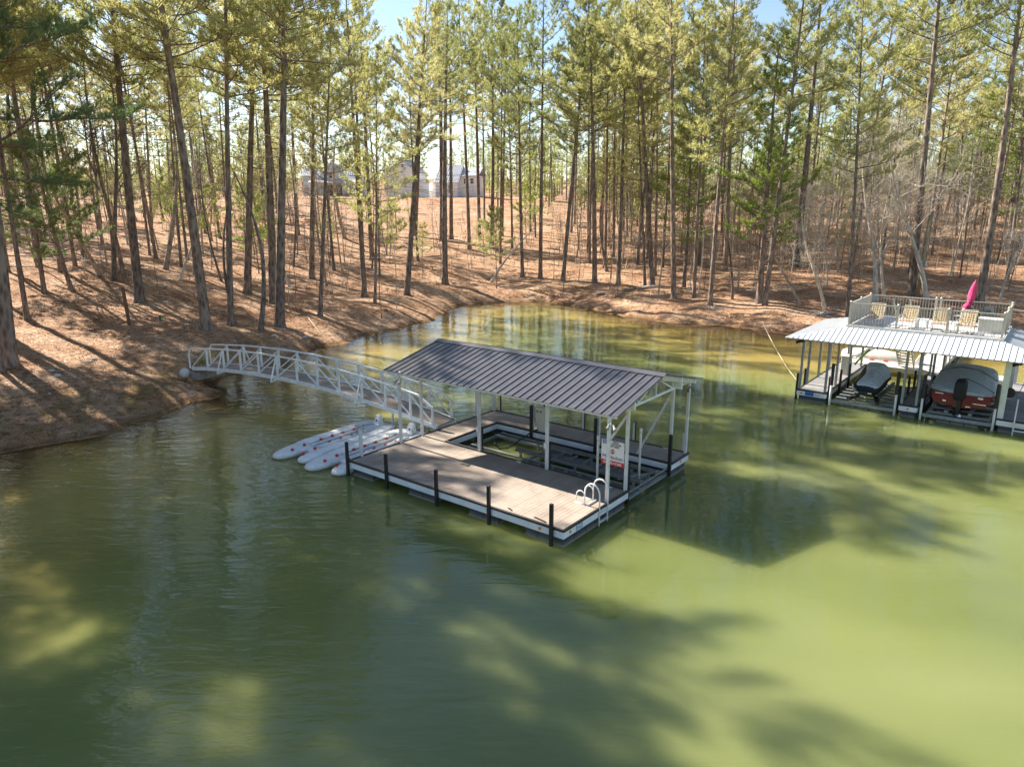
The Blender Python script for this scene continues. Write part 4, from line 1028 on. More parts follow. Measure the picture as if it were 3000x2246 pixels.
um = empty('closed_umbrella', W(O2,6.15,4.1,DZ+.06), RZ); um.rotation_euler = (R(-4), R(5), RZ); um.scale = (.64,.64,.76)
tag(um, 'closed bright pink umbrella tied with a dark strap above the sun deck railing', 'umbrella')
m = MB(); m.tube([(0,0,0),(0,0,2.75)],.02,8); m.build('pole', M['white_alu'], um)
m = MB(); secs = []
for z, r_ in ((1.02,.24),(1.2,.23),(1.38,.14),(1.42,.13),(1.5,.17),(1.8,.21),(2.1,.20),(2.35,.15),(2.5,.12)):
    secs.append([((r_*(1+.22*math.cos(k*math.pi)))*math.cos(2*math.pi*k/16)-(.10 if z < 1.3 else 0), (r_*(1+.22*math.cos(k*math.pi)))*math.sin(2*math.pi*k/16), z) for k in range(16)])
m.loft(secs); m.build('folded_canopy', M['pink'], um, smooth=True)
m = MB(); m.lathe([(0,2.42),(.17,2.42),(.13,2.55),(.05,2.72),(.02,2.80),(0,2.82)],(0,0,0),14); m.build('top_vent', M['pink'], um)
m = MB(); m.lathe([(0,1.37),(.165,1.37),(.165,1.41),(0,1.41)],(0,0,0),14); m.build('tie_strap', M['hose'], um)
# ------------------------------------------------------------ trees
rng = np.random.default_rng(11)
def tufts(C, D, n, L, w, spread=0.9):
    """n narrow needle blades fanning out of every tuft point"""
    C = np.asarray(C, float); D = np.asarray(D, float); k = len(C)
    c = np.repeat(C, n, 0); d = np.repeat(D, n, 0)+rng.normal(0, spread*0.62, (k*n, 3)); d[:, 2] += 0.18
    d /= np.linalg.norm(d, axis=1)[:, None]+1e-9
    p = np.cross(d, rng.normal(0, 1, (k*n, 3))); p /= np.linalg.norm(p, axis=1)[:, None]+1e-9
    l = L*(0.65+0.6*rng.random((k*n, 1))); ww = w*(0.7+0.6*rng.random((k*n, 1)))
    m0 = c+d*l*0.06
    A_ = m0-p*ww*0.25; B_ = m0+p*ww*0.25; mid = c+d*l*0.6; C1 = mid+p*ww*0.5; tip = c+d*l
    V = np.stack([A_, B_, C1, tip], 1).reshape(-1, 3)
    i = np.arange(k*n)*4
    T = np.concatenate([np.stack([i, i+1, i+2], 1), np.stack([i, i+2, i+3], 1)])
    return V, T
def mb_tris(m):
    T = []
    for f in m.f:
        for i in range(1, len(f)-1): T.append((f[0], f[i], f[i+1]))
    return np.array(m.v, float).reshape(-1, 3), np.array(T, int).reshape(-1, 3)

def pine(seed, H, start, spread, nb, r0, tn=11, L=0.32, w=0.040, droop=0.0, wig=0.25, dead=20, mat='needle', bark='bark', prof=None, flat=0.0, trunk_n=10):
    rnd = random.Random(seed)
    a1, a2, p1, p2 = rnd.uniform(.5,1)*wig, rnd.uniform(.5,1)*wig, rnd.uniform(0,6), rnd.uniform(0,6)
    def axis(z):
        t = z/H; return Vector((a1*(math.sin(2.2*t+p1)-math.sin(p1)), a2*(math.sin(2.6*t+p2)-math.sin(p2)), z))
    def rad(z):
        t = z/H; return r0*((1-t)**0.75*0.93+0.05) + r0*0.42*math.exp(-z/0.28)
    zs = [-0.5,0,0.15,0.4,0.9,1.6]+[1.6+(H-1.6)*i/15 for i in range(1,16)]
    tm = MB(); tm.tube([axis(max(z,0)) if z >= 0 else (0,0,z) for z in zs], [rad(max(z,0)) for z in zs], trunk_n)
    for i in range(dead):   # short dead stubs below the crown
        z = rnd.uniform(H*start*0.45, H*start); az = rnd.uniform(0, 6.283); l = rnd.uniform(.2, 1.0)**2*2.4+.2
        p = axis(z); q = p+Vector((math.cos(az)*l, math.sin(az)*l, rnd.uniform(-.15,.3)*l))
        tm.tube([p, (p+q)/2+Vector((0,0,.04)), q], [.022,.015,.006], 4)
    cm = MB(); C = []; D = []
    for i in range(nb):
        t = (i+rnd.random())/nb; z = H*(start+(0.985-start)*t)
        az = i*2.4+rnd.uniform(-.5,.5)
        pr = (1-t)**0.55*(0.45+0.55*min(1,(t+0.12)*3.0)) if prof is None else prof(t)
        l = spread*1.25*pr*rnd.uniform(.5,1.2)+0.4
        el = R(rnd.uniform(-4, 28)+34*t)-droop
        h = Vector((math.cos(az), math.sin(az), 0)); pts = [axis(z)]; cur = axis(z); e = el
        nseg = 5
        for s in range(nseg):
            cur = cur+(h*math.cos(e)+Vector((0,0,1))*math.sin(e))*(l/nseg); e += R(rnd.uniform(-3,11))-droop*0.12; az2 = rnd.uniform(-.16,.16)
            h = Vector((h.x*math.cos(az2)-h.y*math.sin(az2), h.x*math.sin(az2)+h.y*math.cos(az2), 0)); pts.append(cur.copy())
        br = max(0.012, min(rad(z)*0.45, 0.012+0.014*l))
        cm.tube(pts, [br*(1-.8*k/nseg) for k in range(nseg+1)], 4, cap=False)
        ns = int(2+l*2.1)
        for j in range(ns):
            tt = 0.30+0.70*(j+rnd.random())/ns; k = min(int(tt*nseg), nseg-1); f = tt*nseg-k
            p = pts[k].lerp(pts[k+1], f); side = 1 if j % 2 else -1
            dirb = (pts[k+1]-pts[k]).normalized(); a = side*R(rnd.uniform(28,68)); 
            dd = Vector((dirb.x*math.cos(a)-dirb.y*math.sin(a), dirb.x*math.sin(a)+dirb.y*math.cos(a), dirb.z+rnd.uniform(-.1,.45)*(1-flat))).normalized()
            sl = l*rnd.uniform(.16,.38)*(1.2-tt*.5)+.15
            q = p+dd*sl; mid = p.lerp(q,.5)+Vector((0,0,-.03))
            cm.tube([p, mid, q], [br*.4, br*.28, .006], 3, cap=False)
            u = dd+Vector((0,0,.35))
            nt_ = 3+int(sl*4.2)
            for g in range(nt_):
                f2 = 0.30+0.70*(g+1)/nt_
                pp = p.lerp(q, f2)+Vector((rnd.gauss(0,.09),rnd.gauss(0,.09),rnd.gauss(0,.07))); C.append(tuple(pp)); D.append(tuple(u))
        C.append(tuple(pts[-1])); D.append(tuple((pts[-1]-pts[-2]).normalized()))
        C.append(tuple(pts[-1].lerp(pts[-2],.4))); D.append(tuple((pts[-1]-pts[-2]).normalized()))
    for k in range(4): C.append(tuple(axis(H*(0.97+.01*k)))); D.append((0,0,1))
    V1, T1 = mb_tris(cm); V2, T2 = tufts(C, D, tn, L, w)
    V = np.vstack([V1, V2]); T = np.vstack([T1, T2+len(V1)]); mi = np.concatenate([np.zeros(len(T1), int), np.ones(len(T2), int)])
    tv, tt_ = mb_tris(tm)
    return (tri_mesh('trunk', tv, tt_, None, [M[bark]], True), tri_mesh('crown', V, T, mi, [M[bark], M[mat]]))

def bare(seed, H, r0, forks=3, start=0.35, bark='barkgrey', wig=.5, fine=1.0, leaves=0, lean=0.0, density=1.0):
    rnd = random.Random(seed); tm = MB(); cm = MB(); C = []; D = []
    a1, a2, p1, p2 = rnd.uniform(.4,1)*wig, rnd.uniform(.4,1)*wig, rnd.uniform(0,6), rnd.uniform(0,6)
    def axis(z):
        t = z/H; return Vector((a1*(math.sin(3.4*t+p1)-math.sin(p1)), a2*(math.sin(3.1*t+p2)-math.sin(p2)), z))
    def rad(z): t = z/H; return r0*((1-t)**0.9*.95+.03)+r0*.35*math.exp(-z/.2)
    zs = [-.4,0,.2,.6]+[.6+(H-.6)*i/14 for i in range(1,15)]
    tm.tube([axis(max(z,0)) if z >= 0 else (0,0,z) for z in zs], [rad(max(z,0)) for z in zs], 7)
    def grow(p, d, l, r, lev):
        n = 4 if lev == 0 else 3; pts = [p]; cur = p; dd = d.copy()
        for s in range(n):
            dd = (dd+Vector((rnd.gauss(0,.16),rnd.gauss(0,.16),rnd.gauss(.05,.13)))).normalized(); cur = cur+dd*(l/n); pts.append(cur)
        cm.tube(pts, [max(r*(1-.75*i/n), .004) for i in range(n+1)], 3, cap=False)
        if leaves and rnd.random() < leaves: C.append(tuple(pts[-1])); D.append(tuple(dd))
        if lev >= 3 or l < .22: return
        k = int((4 if lev == 0 else 3)*density*rnd.uniform(.8,1.4)+.5)
        for i in range(k):
            t = rnd.uniform(.25,1.0); q = pts[min(int(t*n), n-1)].lerp(pts[min(int(t*n)+1, n)], t*n-int(t*n) if t < 1 else 0)
            v = (dd+Vector((rnd.gauss(0,.75),rnd.gauss(0,.75),rnd.gauss(.05,.5)))).normalized()
            grow(q, v, l*rnd.uniform(.38,.62), r*.5, lev+1)
    nb = int(9*forks/3*density)+3
    for i in range(nb):
        t = (i+rnd.random())/nb; z = H*(start+(.96-start)*t); az = i*2.4+rnd.uniform(-.6,.6); e = R(rnd.uniform(20,60))
        l = H*.26*(1-t*.62)*rnd.uniform(.6,1.15)*fine
        grow(axis(z), Vector((math.cos(az)*math.cos(e), math.sin(az)*math.cos(e), math.sin(e))), l, max(rad(z)*.42,.012), 0)
    V1, T1 = mb_tris(cm); mats = [M[bark]]; mi = None
    if C:
        V2, T2 = tufts(C, D, 3, .16, .09, 1.6); mi = np.concatenate([np.zeros(len(T1), int), np.ones(len(T2), int)])
        V1 = np.vstack([V1, V2]); T1 = np.vstack([T1, T2+len(V1)-len(V2)]); mats.append(M['brownleaf'])
    tv, tt_ = mb_tris(tm)
    return (tri_mesh('trunk', tv, tt_, None, [M[bark]], True), tri_mesh('crown', V1, T1, mi, mats))

TALL = [pine(100+i, 25, s, sp, nb, 0.20, droop=dr) for i, (s, sp, nb, dr) in enumerate(((.50,3.3,44,0),(.58,3.0,38,0),(.44,3.2,46,.05),(.62,3.6,36,0),(.40,2.9,50,.04),(.54,2.6,36,0)))]
MID = [pine(130+i, 17, s, sp, nb, 0.13, droop=dr, tn=11, L=.27) for i, (s, sp, nb, dr) in enumerate(((.38,2.3,40,0),(.30,2.6,46,.06),(.46,2.0,34,0)))]
LOW = [pine(150+i, 18, .22, 2.8, 50, 0.15, droop=.10, tn=12, L=.30, mat='needle_bright') for i in range(2)]
YOUNG = [pine(170+i, 7.5, s, sp, 26, 0.065, tn=12, L=.27, w=.034, wig=.3, dead=3, mat=mt) for i, (s, sp, mt) in enumerate(((.30,1.7,'needle_bright'),(.22,1.9,'needle_bright'),(.35,1.5,'needle')))]
BOUGH = [pine(190+i, 22, s, 6.0, 34, 0.24, droop=.16, tn=14, L=.30, w=.034, mat='needle_dark', prof=lambda t: (1-t)**.5, flat=.5) for i, s in enumerate((.34,.42))]
SHADE = [pine(195+i, 26, .34, 2.3, 66, 0.24, droop=.06, tn=13, L=.34, w=.045, mat='needle_dark', flat=.3) for i in range(2)]
HIGH = [pine(210+i, 26, .52, 2.9, 64, 0.20, dead=26) for i in range(2)]
DARK = [pine(200+i, 11, .22, 3.4, 44, 0.13, droop=.10, tn=14, L=.32, w=.04, mat='needle_dark', flat=.4) for i in range(1)]
BARE = [bare(300+i, 13, .13, 3, s, bk, .6, leaves=lf) for i, (s, bk, lf) in enumerate(((.35,'barkgrey',0),(.28,'barkgrey',.10),(.42,'bark',0),(.3,'barkpale',0)))]
SAP = [bare(330+i, 9, .045, 1.4, .35, bk, .7, .7, density=.75, leaves=lf) for i, (bk, lf) in enumerate((('barkgrey',0),('barkgrey',.12),('bark',0),('barkpale',0)))]
PALE = [bare(350+i, 11, .12, 4, .22, 'barkpale', .8, 1.25, density=1.25) for i in range(2)]
BIGDEC = [bare(360, 17, .24, 4, .38, 'bark', .9, 1.1, leaves=.12, density=1.2)]
NATH = {}
for L_, h_ in ((TALL,25),(MID,17),(LOW,18),(YOUNG,7.5),(BOUGH,22),(SHADE,26),(HIGH,26),(DARK,11),(BARE,13),(SAP,9),(PALE,11),(BIGDEC,17)):
    for t in L_: NATH[t[0].name] = h_
NATR = {}
for L_, r_ in ((TALL,.20),(MID,.13),(LOW,.15),(YOUNG,.065),(BOUGH,.24),(SHADE,.24),(HIGH,.20),(DARK,.13),(BARE,.13),(SAP,.038),(PALE,.12),(BIGDEC,.24)):
    for t in L_: NATR[t[0].name] = r_
def put_tree(kind, name, x, y, H, label, cat, group=None, rad=None, tilt=(0,0), rz=None, z=None, crown=1.0):
    tr, cr = kind; s = H/NATH[tr.name]
    root = empty(name, (x, y, (gz(x, y) if z is None else z)-0.05), 0)
    root.rotation_euler = (tilt[1], tilt[0], rz if rz is not None else random.uniform(0, 6.28))
    # tilt about world axes: rotation order applies x, y then z, so put the spin in the children
    spin = root.rotation_euler.z; root.rotation_euler = (tilt[1], tilt[0], 0)
    k = (rad/NATR[tr.name]) if rad else s*.82
    for me, nm, sc in ((tr, 'trunk', (k, k, s)), (cr, 'crown', (s*crown, s*crown, s))):
        o = bpy.data.objects.new(nm, me); col.objects.link(o); o.parent = root; o.scale = sc; o.rotation_euler = (0, 0, spin)
    tag(root, label, cat, group); return root

hero_xy = []
def hero(px, py, w, tx, ty, kind, H, name, label, cat='pine tree', group=None, crown=1.0, rz=None, up=None):
    """stand a tree where the photograph shows its foot, leaning as its stem does"""
    x, y, t = hit(px, py); z = gz(x, y)
    r = ray(tx, ty); tt = y/r.y; X, Z = r.x*tt, CAMH+r.z*tt
    lean = math.atan2(X-x, Z-z)
    if t > 58 and kind in TALL+MID: H *= 1.13
    rad = max(0.03, w*t/F/2*0.95)
    hero_xy.append((x, y))
    return put_tree(kind, name, x, y, H, label, cat, group, rad, (lean, 0), rz, None, crown)
P_ = 'pine_tree'; B_ = 'bare_tree'
# left bank
for a_ in ((1405,700,12,1400,200,TALL[1]),(1440,715,13,1450,200,TALL[3]),(1470,690,11,1480,200,TALL[0]),(1375,730,12,1360,200,TALL[5])):
    hero(*a_, 29, 'pine_tree', 'slender tall pine on the open slope right of the metal-roofed house', group='pines right of the metal-roofed house')
hero(27,1071,50,-50,300,BOUGH[0],25,P_,'massive dark pine at the left frame edge, foot just above the near shore', rz=5.3, crown=.85)
hero(410,884,29,330,40,HIGH[0],28,P_,'thick straight-stemmed pine uphill of the short wooden post, leaning slightly left', crown=1.3)
hero(606,966,32,454,0,HIGH[0],30,P_,'thick pine leaning strongly left, just left of the gangway foot', crown=1.3)
hero(676,952,20,655,40,TALL[0],30,P_,'straight slender pine of a close pair uphill of the gangway foot', crown=1.3)
hero(690,950,9,684,500,SAP[2],12,B_,'thin dark bare stem touching the slender pine above the gangway','bare tree')
hero(764,968,18,715,730,BARE[2],12,B_,'crooked brown bare tree bending left above the stones by the gangway','bare tree')
hero(725,860,24,715,0,HIGH[1],28,P_,'straight pine directly behind the crooked bare tree above the gangway', crown=1.3)
hero(801,889,27,765,0,HIGH[1],30,P_,'thick pine, left and rear one of the big twin pines above the gangway', crown=1.3)
hero(820,957,30,806,0,HIGH[0],30,P_,'thick pine, right and front one of the big twin pines beside white stones', crown=1.3)
hero(938,924,14,966,280,MID[2],22,P_,'thin straight pine right of the white stones, leaning a little right')
hero(913,817,18,902,380,TALL[1],21,P_,'dark straight pine midway up the slope behind the twin pines')
hero(1192,864,19,1250,80,TALL[0],23,P_,'pine leaning right on the far left bank, nearest the cove mouth')
hero(1068,868,17,1045,300,TALL[5],24,P_,'left stem of two side-by-side pines left of the cove')
hero(1098,890,11,1105,350,MID[1],18,P_,'thin pine touching two thicker stems left of the cove')
hero(1304,832,20,1300,0,TALL[3],24,P_,'straight tall pine on the bank above the left end of the cove')
hero(335,822,17,268,180,BIGDEC[0],18,B_,'dark rough-barked bare tree left of the short wooden post','bare tree', rz=1.0)
hero(368,830,15,310,330,BIGDEC[0],19,B_,'dark forked bare tree beside the wooden post, right stem of two','bare tree', rz=3.9)
hero(210,850,14,140,610,DARK[0],11,P_,'small dark drooping pine with low boughs at the far left bank','pine tree', rz=2.0, crown=1.2)
hero(295,810,11,268,600,SAP[0],13,B_,'slim grey bare tree behind the drooping dark pine','bare tree')
hero(486,790,17,470,420,BARE[1],15,B_,'bare tree with brown bark and moss at its foot, mid-slope behind the leaning pine','bare tree')
hero(527,822,8,520,660,SAP[3],9,B_,'pale thin sapling right of the mossy-footed bare tree','bare tree')
hero(560,735,9,575,560,BARE[0],11,B_,'grey bare tree curving right behind the leaning pine','bare tree')
hero(849,842,6,843,640,SAP[3],9,B_,'thin pale sapling on the slope right of the twin pines','bare tree')
hero(300,680,12,290,560,SAP[3],9,B_,'pair of whitish thin stems far up the left slope','bare tree')
hero(45,670,20,30,420,MID[0],19,P_,'reddish-footed pine far up the slope at the left frame edge')
hero(873,688,13,858,420,TALL[2],24,P_,'pine high on the left slope by the red clay patch, left of the grey house')
hero(925,656,9,915,500,MID[0],20,P_,'thin pine beside the grey gabled house, on the crest')
hero(1215,690,17,1235,200,TALL[4],24,P_,'pine standing in front of the windowless white house')
hero(1295,705,18,1297,0,TALL[5],27,P_,'straight pine between the white house and the metal-roofed house')
hero(1322,700,14,1312,250,TALL[1],25,P_,'pine right beside the metal-roofed house')
hero(1010,700,14,985,380,BARE[1],15,B_,'dark bare tree right of the grey gabled house','bare tree')
hero(1060,735,15,1045,300,TALL[0],25,P_,'pine on the mid-slope below the gap between the houses')
hero(1090,760,16,1065,320,TALL[3],26,P_,'thick pine left of the windowless white house, lower on the slope')
# cove head and right bank
hero(1438,828,9,1580,640,BARE[3],9,B_,'pale bare tree leaning far right over the head of the cove','bare tree')
hero(1531,811,12,1515,300,TALL[4],25,P_,'slender pine at the head of the cove, right of the leaning pale tree')
hero(1583,816,13,1594,150,TALL[1],27,P_,'straight slender pine at the centre of the cove head')
hero(1649,823,14,1690,380,TALL[2],25,P_,'pine leaning right, third from the leaning pale tree at the cove head')
hero(1742,828,16,1738,200,TALL[0],26,P_,'dark pine left of the white log on the far shore')
hero(1778,796,11,1790,560,BARE[2],12,B_,'twisted dark bare tree left of the white log','bare tree')
hero(1811,834,14,1822,300,TALL[5],26,P_,'straight pine standing at the left end of the white log')
hero(1890,840,9,1885,500,MID[2],19,P_,'thin pine directly behind the white log')
hero(1911,838,17,1888,430,TALL[3],26,P_,'pine with a stem curving left behind the right end of the white log')
hero(1974,875,17,1974,300,TALL[1],28,P_,'straight dark pine close to the water, right of the white log')
hero(2003,842,12,2030,500,LOW[0],19,P_,'green-boughed pine leaning right behind the straight dark shore pine')
hero(2033,872,12,2042,400,MID[2],22,P_,'slim pine between the dark shore pine and the root tangle')
hero(2080,893,15,2110,480,TALL[4],25,P_,'pine above the root tangle on the right shore, leaning right')
hero(2125,793,15,2140,350,TALL[0],25,P_,'pine further back, right of the root tangle')
hero(2145,876,7,2158,600,SAP[2],12,B_,'thin dark sapling near the shore, right of the root tangle','bare tree')
hero(2223,888,20,2262,540,LOW[1],21,P_,'bright low-boughed pine by the shore, left one of a pair')
hero(2241,895,15,2290,450,TALL[5],25,P_,'pine by the shore, right one of the pair left of the white-roofed dock')
hero(2331,782,22,2416,0,TALL[3],27,P_,'big pine leaning right, set back left of the white-roofed dock')
hero(2343,890,8,2375,560,SAP[0],12,B_,'thin grey sapling at the shore left of the curved pale tree','bare tree')
hero(2415,921,13,2425,700,PALE[0],9,B_,'curved whitish bare tree with exposed roots at the shoreline','bare tree', rz=0.4)
hero(2482,931,13,2515,400,TALL[2],24,P_,'pine just left of the sun deck railing')
hero(2563,880,17,2590,640,PALE[1],13,B_,'whitish multi-branched bare tree behind the left part of the sun deck','bare tree')
hero(2590,868,10,2620,560,PALE[0],13,B_,'slim whitish bare tree behind the sun deck, between pale tree and big pine','bare tree')
hero(2670,865,24,2748,0,TALL[1],28,P_,'big pine behind the sun deck, left of the pale service pole', crown=1.2)
hero(2714,878,17,2745,380,PALE[1],16,B_,'large silvery bare tree right of the pale service pole','bare tree', crown=1.2)
hero(2868,889,24,2998,60,TALL[3],27,P_,'big pine leaning right behind the pink umbrella')
hero(2960,700,20,3000,330,TALL[0],25,P_,'pine at the right frame edge, behind and right of the leaning one')
hero(2930,878,8,2975,700,PALE[0],9,B_,'thin whitish bare tree at the right edge of the photo','bare tree')

# pines off to the left whose shadows fall over the water
off = []
_r = random.Random(31)
for q_, w_, s_lo, s_hi, n_ in ((-1.8,.7,-56,-33,6),(2.0,1.1,-58,-31,10),(5.4,.4,-47,-42.5,2),(7.9,.5,-60,-37,9),(10.4,.1,-42,-40.5,1),(12.6,.5,-60,-46.5,8),(16.0,.5,-64,-53,3),(19.0,.8,-68,-60,3),(23.5,1.2,-72,-66,3)):
    for i in range(n_):
        s_ = s_hi+(s_lo-s_hi)*(i/max(n_-1,1))+_r.uniform(-.6,.6); qq = q_+_r.uniform(-w_,w_)
        x, y = qq*.629+s_*.777, qq*.777-s_*.629
        near = i == 0 and q_ in (2.0, 8.0)
        if q_ == 10.4: off.append((x, y, 23.5, TALL[3])); continue
        off.append((x, y, _r.uniform(11,15) if near else _r.uniform(24,27.5), LOW[i % 2] if near else (TALL[3] if q_ in (5.4, 10.2) else (SHADE+[HIGH[0]])[i % 3] if q_ < 12 else HIGH[i % 2])))
for x, y, h, k in off:
    put_tree(k, P_, x, y, h, 'pine crowded together with others at the far left edge of the near bank', 'pine tree', 'pines of the near left bank', crown=1.0)
    hero_xy.append((x, y))

# the woods behind, tree by tree
def wood(n, kinds, hr, name, cat, zone, rule, dmin, rr=None, crown=1.0, seed=1, trunk=None):
    rnd = random.Random(seed); made = 0; tries = 0
    while made < n and tries < n*60:
        tries += 1
        Y = rnd.uniform(rule[2], rule[3]); X = rnd.uniform(rule[0], rule[1])*Y
        sd = float(shore_dist(np.array([X]), np.array([Y]))[0])
        if sd < rule[4]: continue
        if any((X-a)**2+(Y-b)**2 < dmin*dmin for a, b in hero_xy): continue
        # keep the sightline to the houses thin
        if -0.30 < X/Y < -0.03 and Y > 95 and rnd.random() < 0.55: continue
        hero_xy.append((X, Y)); made += 1
        h = rnd.uniform(*hr); k = rnd.choice(kinds)
        put_tree(k, name, X, Y, h, zone[0], cat, zone[1], None, (rnd.gauss(0,.03), rnd.gauss(0,.03)), rnd.uniform(0,6.28), None, crown*rnd.uniform(.85,1.15))
wood(34, [TALL[1],TALL[3],TALL[5],TALL[0]], (22,29), P_, 'pine tree', ('tall pine among the trunks of the left hillside wood','tall pines of the left hillside'), (-.80,-.16,62,125,4), 3.2, seed=3)
wood(9, MID+YOUNG[2:], (12,18), P_, 'pine tree', ('mid-height pine under the tall ones on the left hillside','mid-height pines of the left hillside'), (-.80,-.05,70,130,4), 3, seed=4)
wood(21, TALL, (26,31), P_, 'pine tree', ('tall pine in the open wood above the cove head','tall pines above the cove head'), (-.15,.22,76,125,3), 3.6, seed=5)
wood(31, TALL, (23,29), P_, 'pine tree', ('tall pine in the dense wood of the right bank','tall pines of the right bank'), (.20,.85,66,120,6), 3.2, seed=6)
wood(30, MID+LOW, (12,19), P_, 'pine tree', ('bushy yellow-green pine in the dense wood of the right bank','bushy pines of the right bank'), (.12,.88,76,128,17), 3, seed=7, crown=1.15)
wood(18, YOUNG, (5,9), 'young_pine', 'young pine', ('young bright green pine under the taller trees','young pines under the trees'), (-.6,.5,64,110,3), 2.2, seed=8)
wood(60, BARE, (10,16), B_, 'bare tree', ('leafless grey tree among the pines of the left hillside','bare trees of the left hillside'), (-.78,-.1,58,120,4), 2.2, seed=9)
wood(60, BARE+PALE, (9,15), B_, 'bare tree', ('leafless pale tree in the thicket of the right bank','bare trees of the right bank'), (.05,.85,64,110,3), 2, seed=10)
wood(110, SAP, (6,11), 'bare_sapling', 'bare sapling', ('thin leafless sapling on the left and middle slope','bare saplings of the left and middle slope'), (-.72,.15,56,110,2), 1.4, seed=11)
wood(120, SAP, (6,11), 'bare_sapling', 'bare sapling', ('thin leafless sapling in the right bank thicket','bare saplings of the right bank'), (.1,.85,62,112,3), 1.2, seed=12)

# the far wood: one mass
def far_wood():
    rnd = random.Random(77); TM = MB(); C = []; D = []
    spots = []
    for i in range(1150):
        Y = rnd.uniform(112, 360); r_ = rnd.uniform(-.95, .95); X = r_*Y
        sd = float(shore_dist(np.array([X]), np.array([Y]))[0])
        if sd < 30: continue
        if Y < 235 and -.31 < r_ < -.02: continue
        if Y < 200 and r_ < -.02 and rnd.random() < .35: continue
        if Y < 150 and -.02 < r_ < .12 and rnd.random() < .5: continue
        spots.append((X, Y))
    for X, Y in spots:
        z = gz(X, Y); small = rnd.random() < .45; H = rnd.uniform(4, 10) if small else rnd.uniform(13, 24); st = rnd.uniform(.02,.1) if small else rnd.uniform(.1,.4); sp = rnd.uniform(2.2,3.8)
        TM.tube([(X,Y,z-.3),(X+rnd.uniform(-.3,.3),Y,z+H*.5),(X+rnd.uniform(-.5,.5),Y,z+H*.98)], [.19,.13,.03], 5, cap=False)
        nb = 26
        for k in range(nb):
            t = (k+rnd.random())/nb; zz = z+H*(st+(1-st)*t); l = sp*(1-t)**.6*rnd.uniform(.4,1.1)+.3; a = rnd.uniform(0,6.28)
            for j in range(4):
                f = rnd.uniform(.35,1); aa = a+rnd.uniform(-.35,.35)
                C.append((X+math.cos(aa)*l*f, Y+math.sin(aa)*l*f, zz+l*f*.3+rnd.gauss(0,.25))); D.append((math.cos(aa)*.5, math.sin(aa)*.5, .7))
    V1, T1 = mb_tris(TM); V2, T2 = tufts(C, D, 5, .95, .20, 1.1)
    V = np.vstack([V1, V2]); T = np.vstack([T1, T2+len(V1)]); mi = np.concatenate([np.zeros(len(T1), int), np.ones(len(T2), int)])
    o = bpy.data.objects.new('far_wood', tri_mesh('far_wood', V, T, mi, [M['bark'], M['needle']])); col.objects.link(o)
    tag(o, 'hazy mass of pines beyond the crest and behind the houses', 'woodland', kind='stuff')
far_wood()
def thicket():
    rnd = random.Random(5); m = MB()
    for i in range(1500):
        Y = rnd.uniform(66, 135); X = rnd.uniform(.02, .95)*Y
        if X/Y < .12 and rnd.random() < .6: continue
        if float(shore_dist(np.array([X]), np.array([Y]))[0]) < 16: continue
        z = gz(X, Y); H = rnd.uniform(3, 8); a, b = rnd.gauss(0,.35), rnd.gauss(0,.35)
        p0 = Vector((X,Y,z-.1)); p2 = Vector((X+a,Y+b,z+H)); p1 = p0.lerp(p2,.5)+Vector((rnd.gauss(0,.15),rnd.gauss(0,.15),0))
        m.tube([p0,p1,p2],[.032,.022,.006],3,cap=False)
        for k in range(7):
            t = rnd.uniform(.3,.95); q = p1.lerp(p2,(t-.5)*2) if t > .5 else p0.lerp(p1,t*2); l = rnd.uniform(.5,1.7); an = rnd.uniform(0,6.28); e = rnd.uniform(.1,1.1)
            r1 = q+Vector((math.cos(an)*math.cos(e),math.sin(an)*math.cos(e),math.sin(e)))*l; m.tube([q,q.lerp(r1,.5)+Vector((0,0,-.05)),r1],[.014,.010,.005],3,cap=False)
            for j in range(2):
                an2 = an+rnd.uniform(-1,1); s_ = q.lerp(r1,rnd.uniform(.4,.9)); m.tube([s_,s_+Vector((math.cos(an2),math.sin(an2),.6))*rnd.uniform(.2,.7)],[.007,.004],3,cap=False)
    V1, T1 = mb_tris(m)
    o = bpy.data.objects.new('undergrowth', tri_mesh('undergrowth', V1, T1, None, [M['barkgrey']])); col.objects.link(o)
    tag(o, 'dense tangle of leafless brush under the pines of the right bank', 'undergrowth', kind='stuff')
thicket()
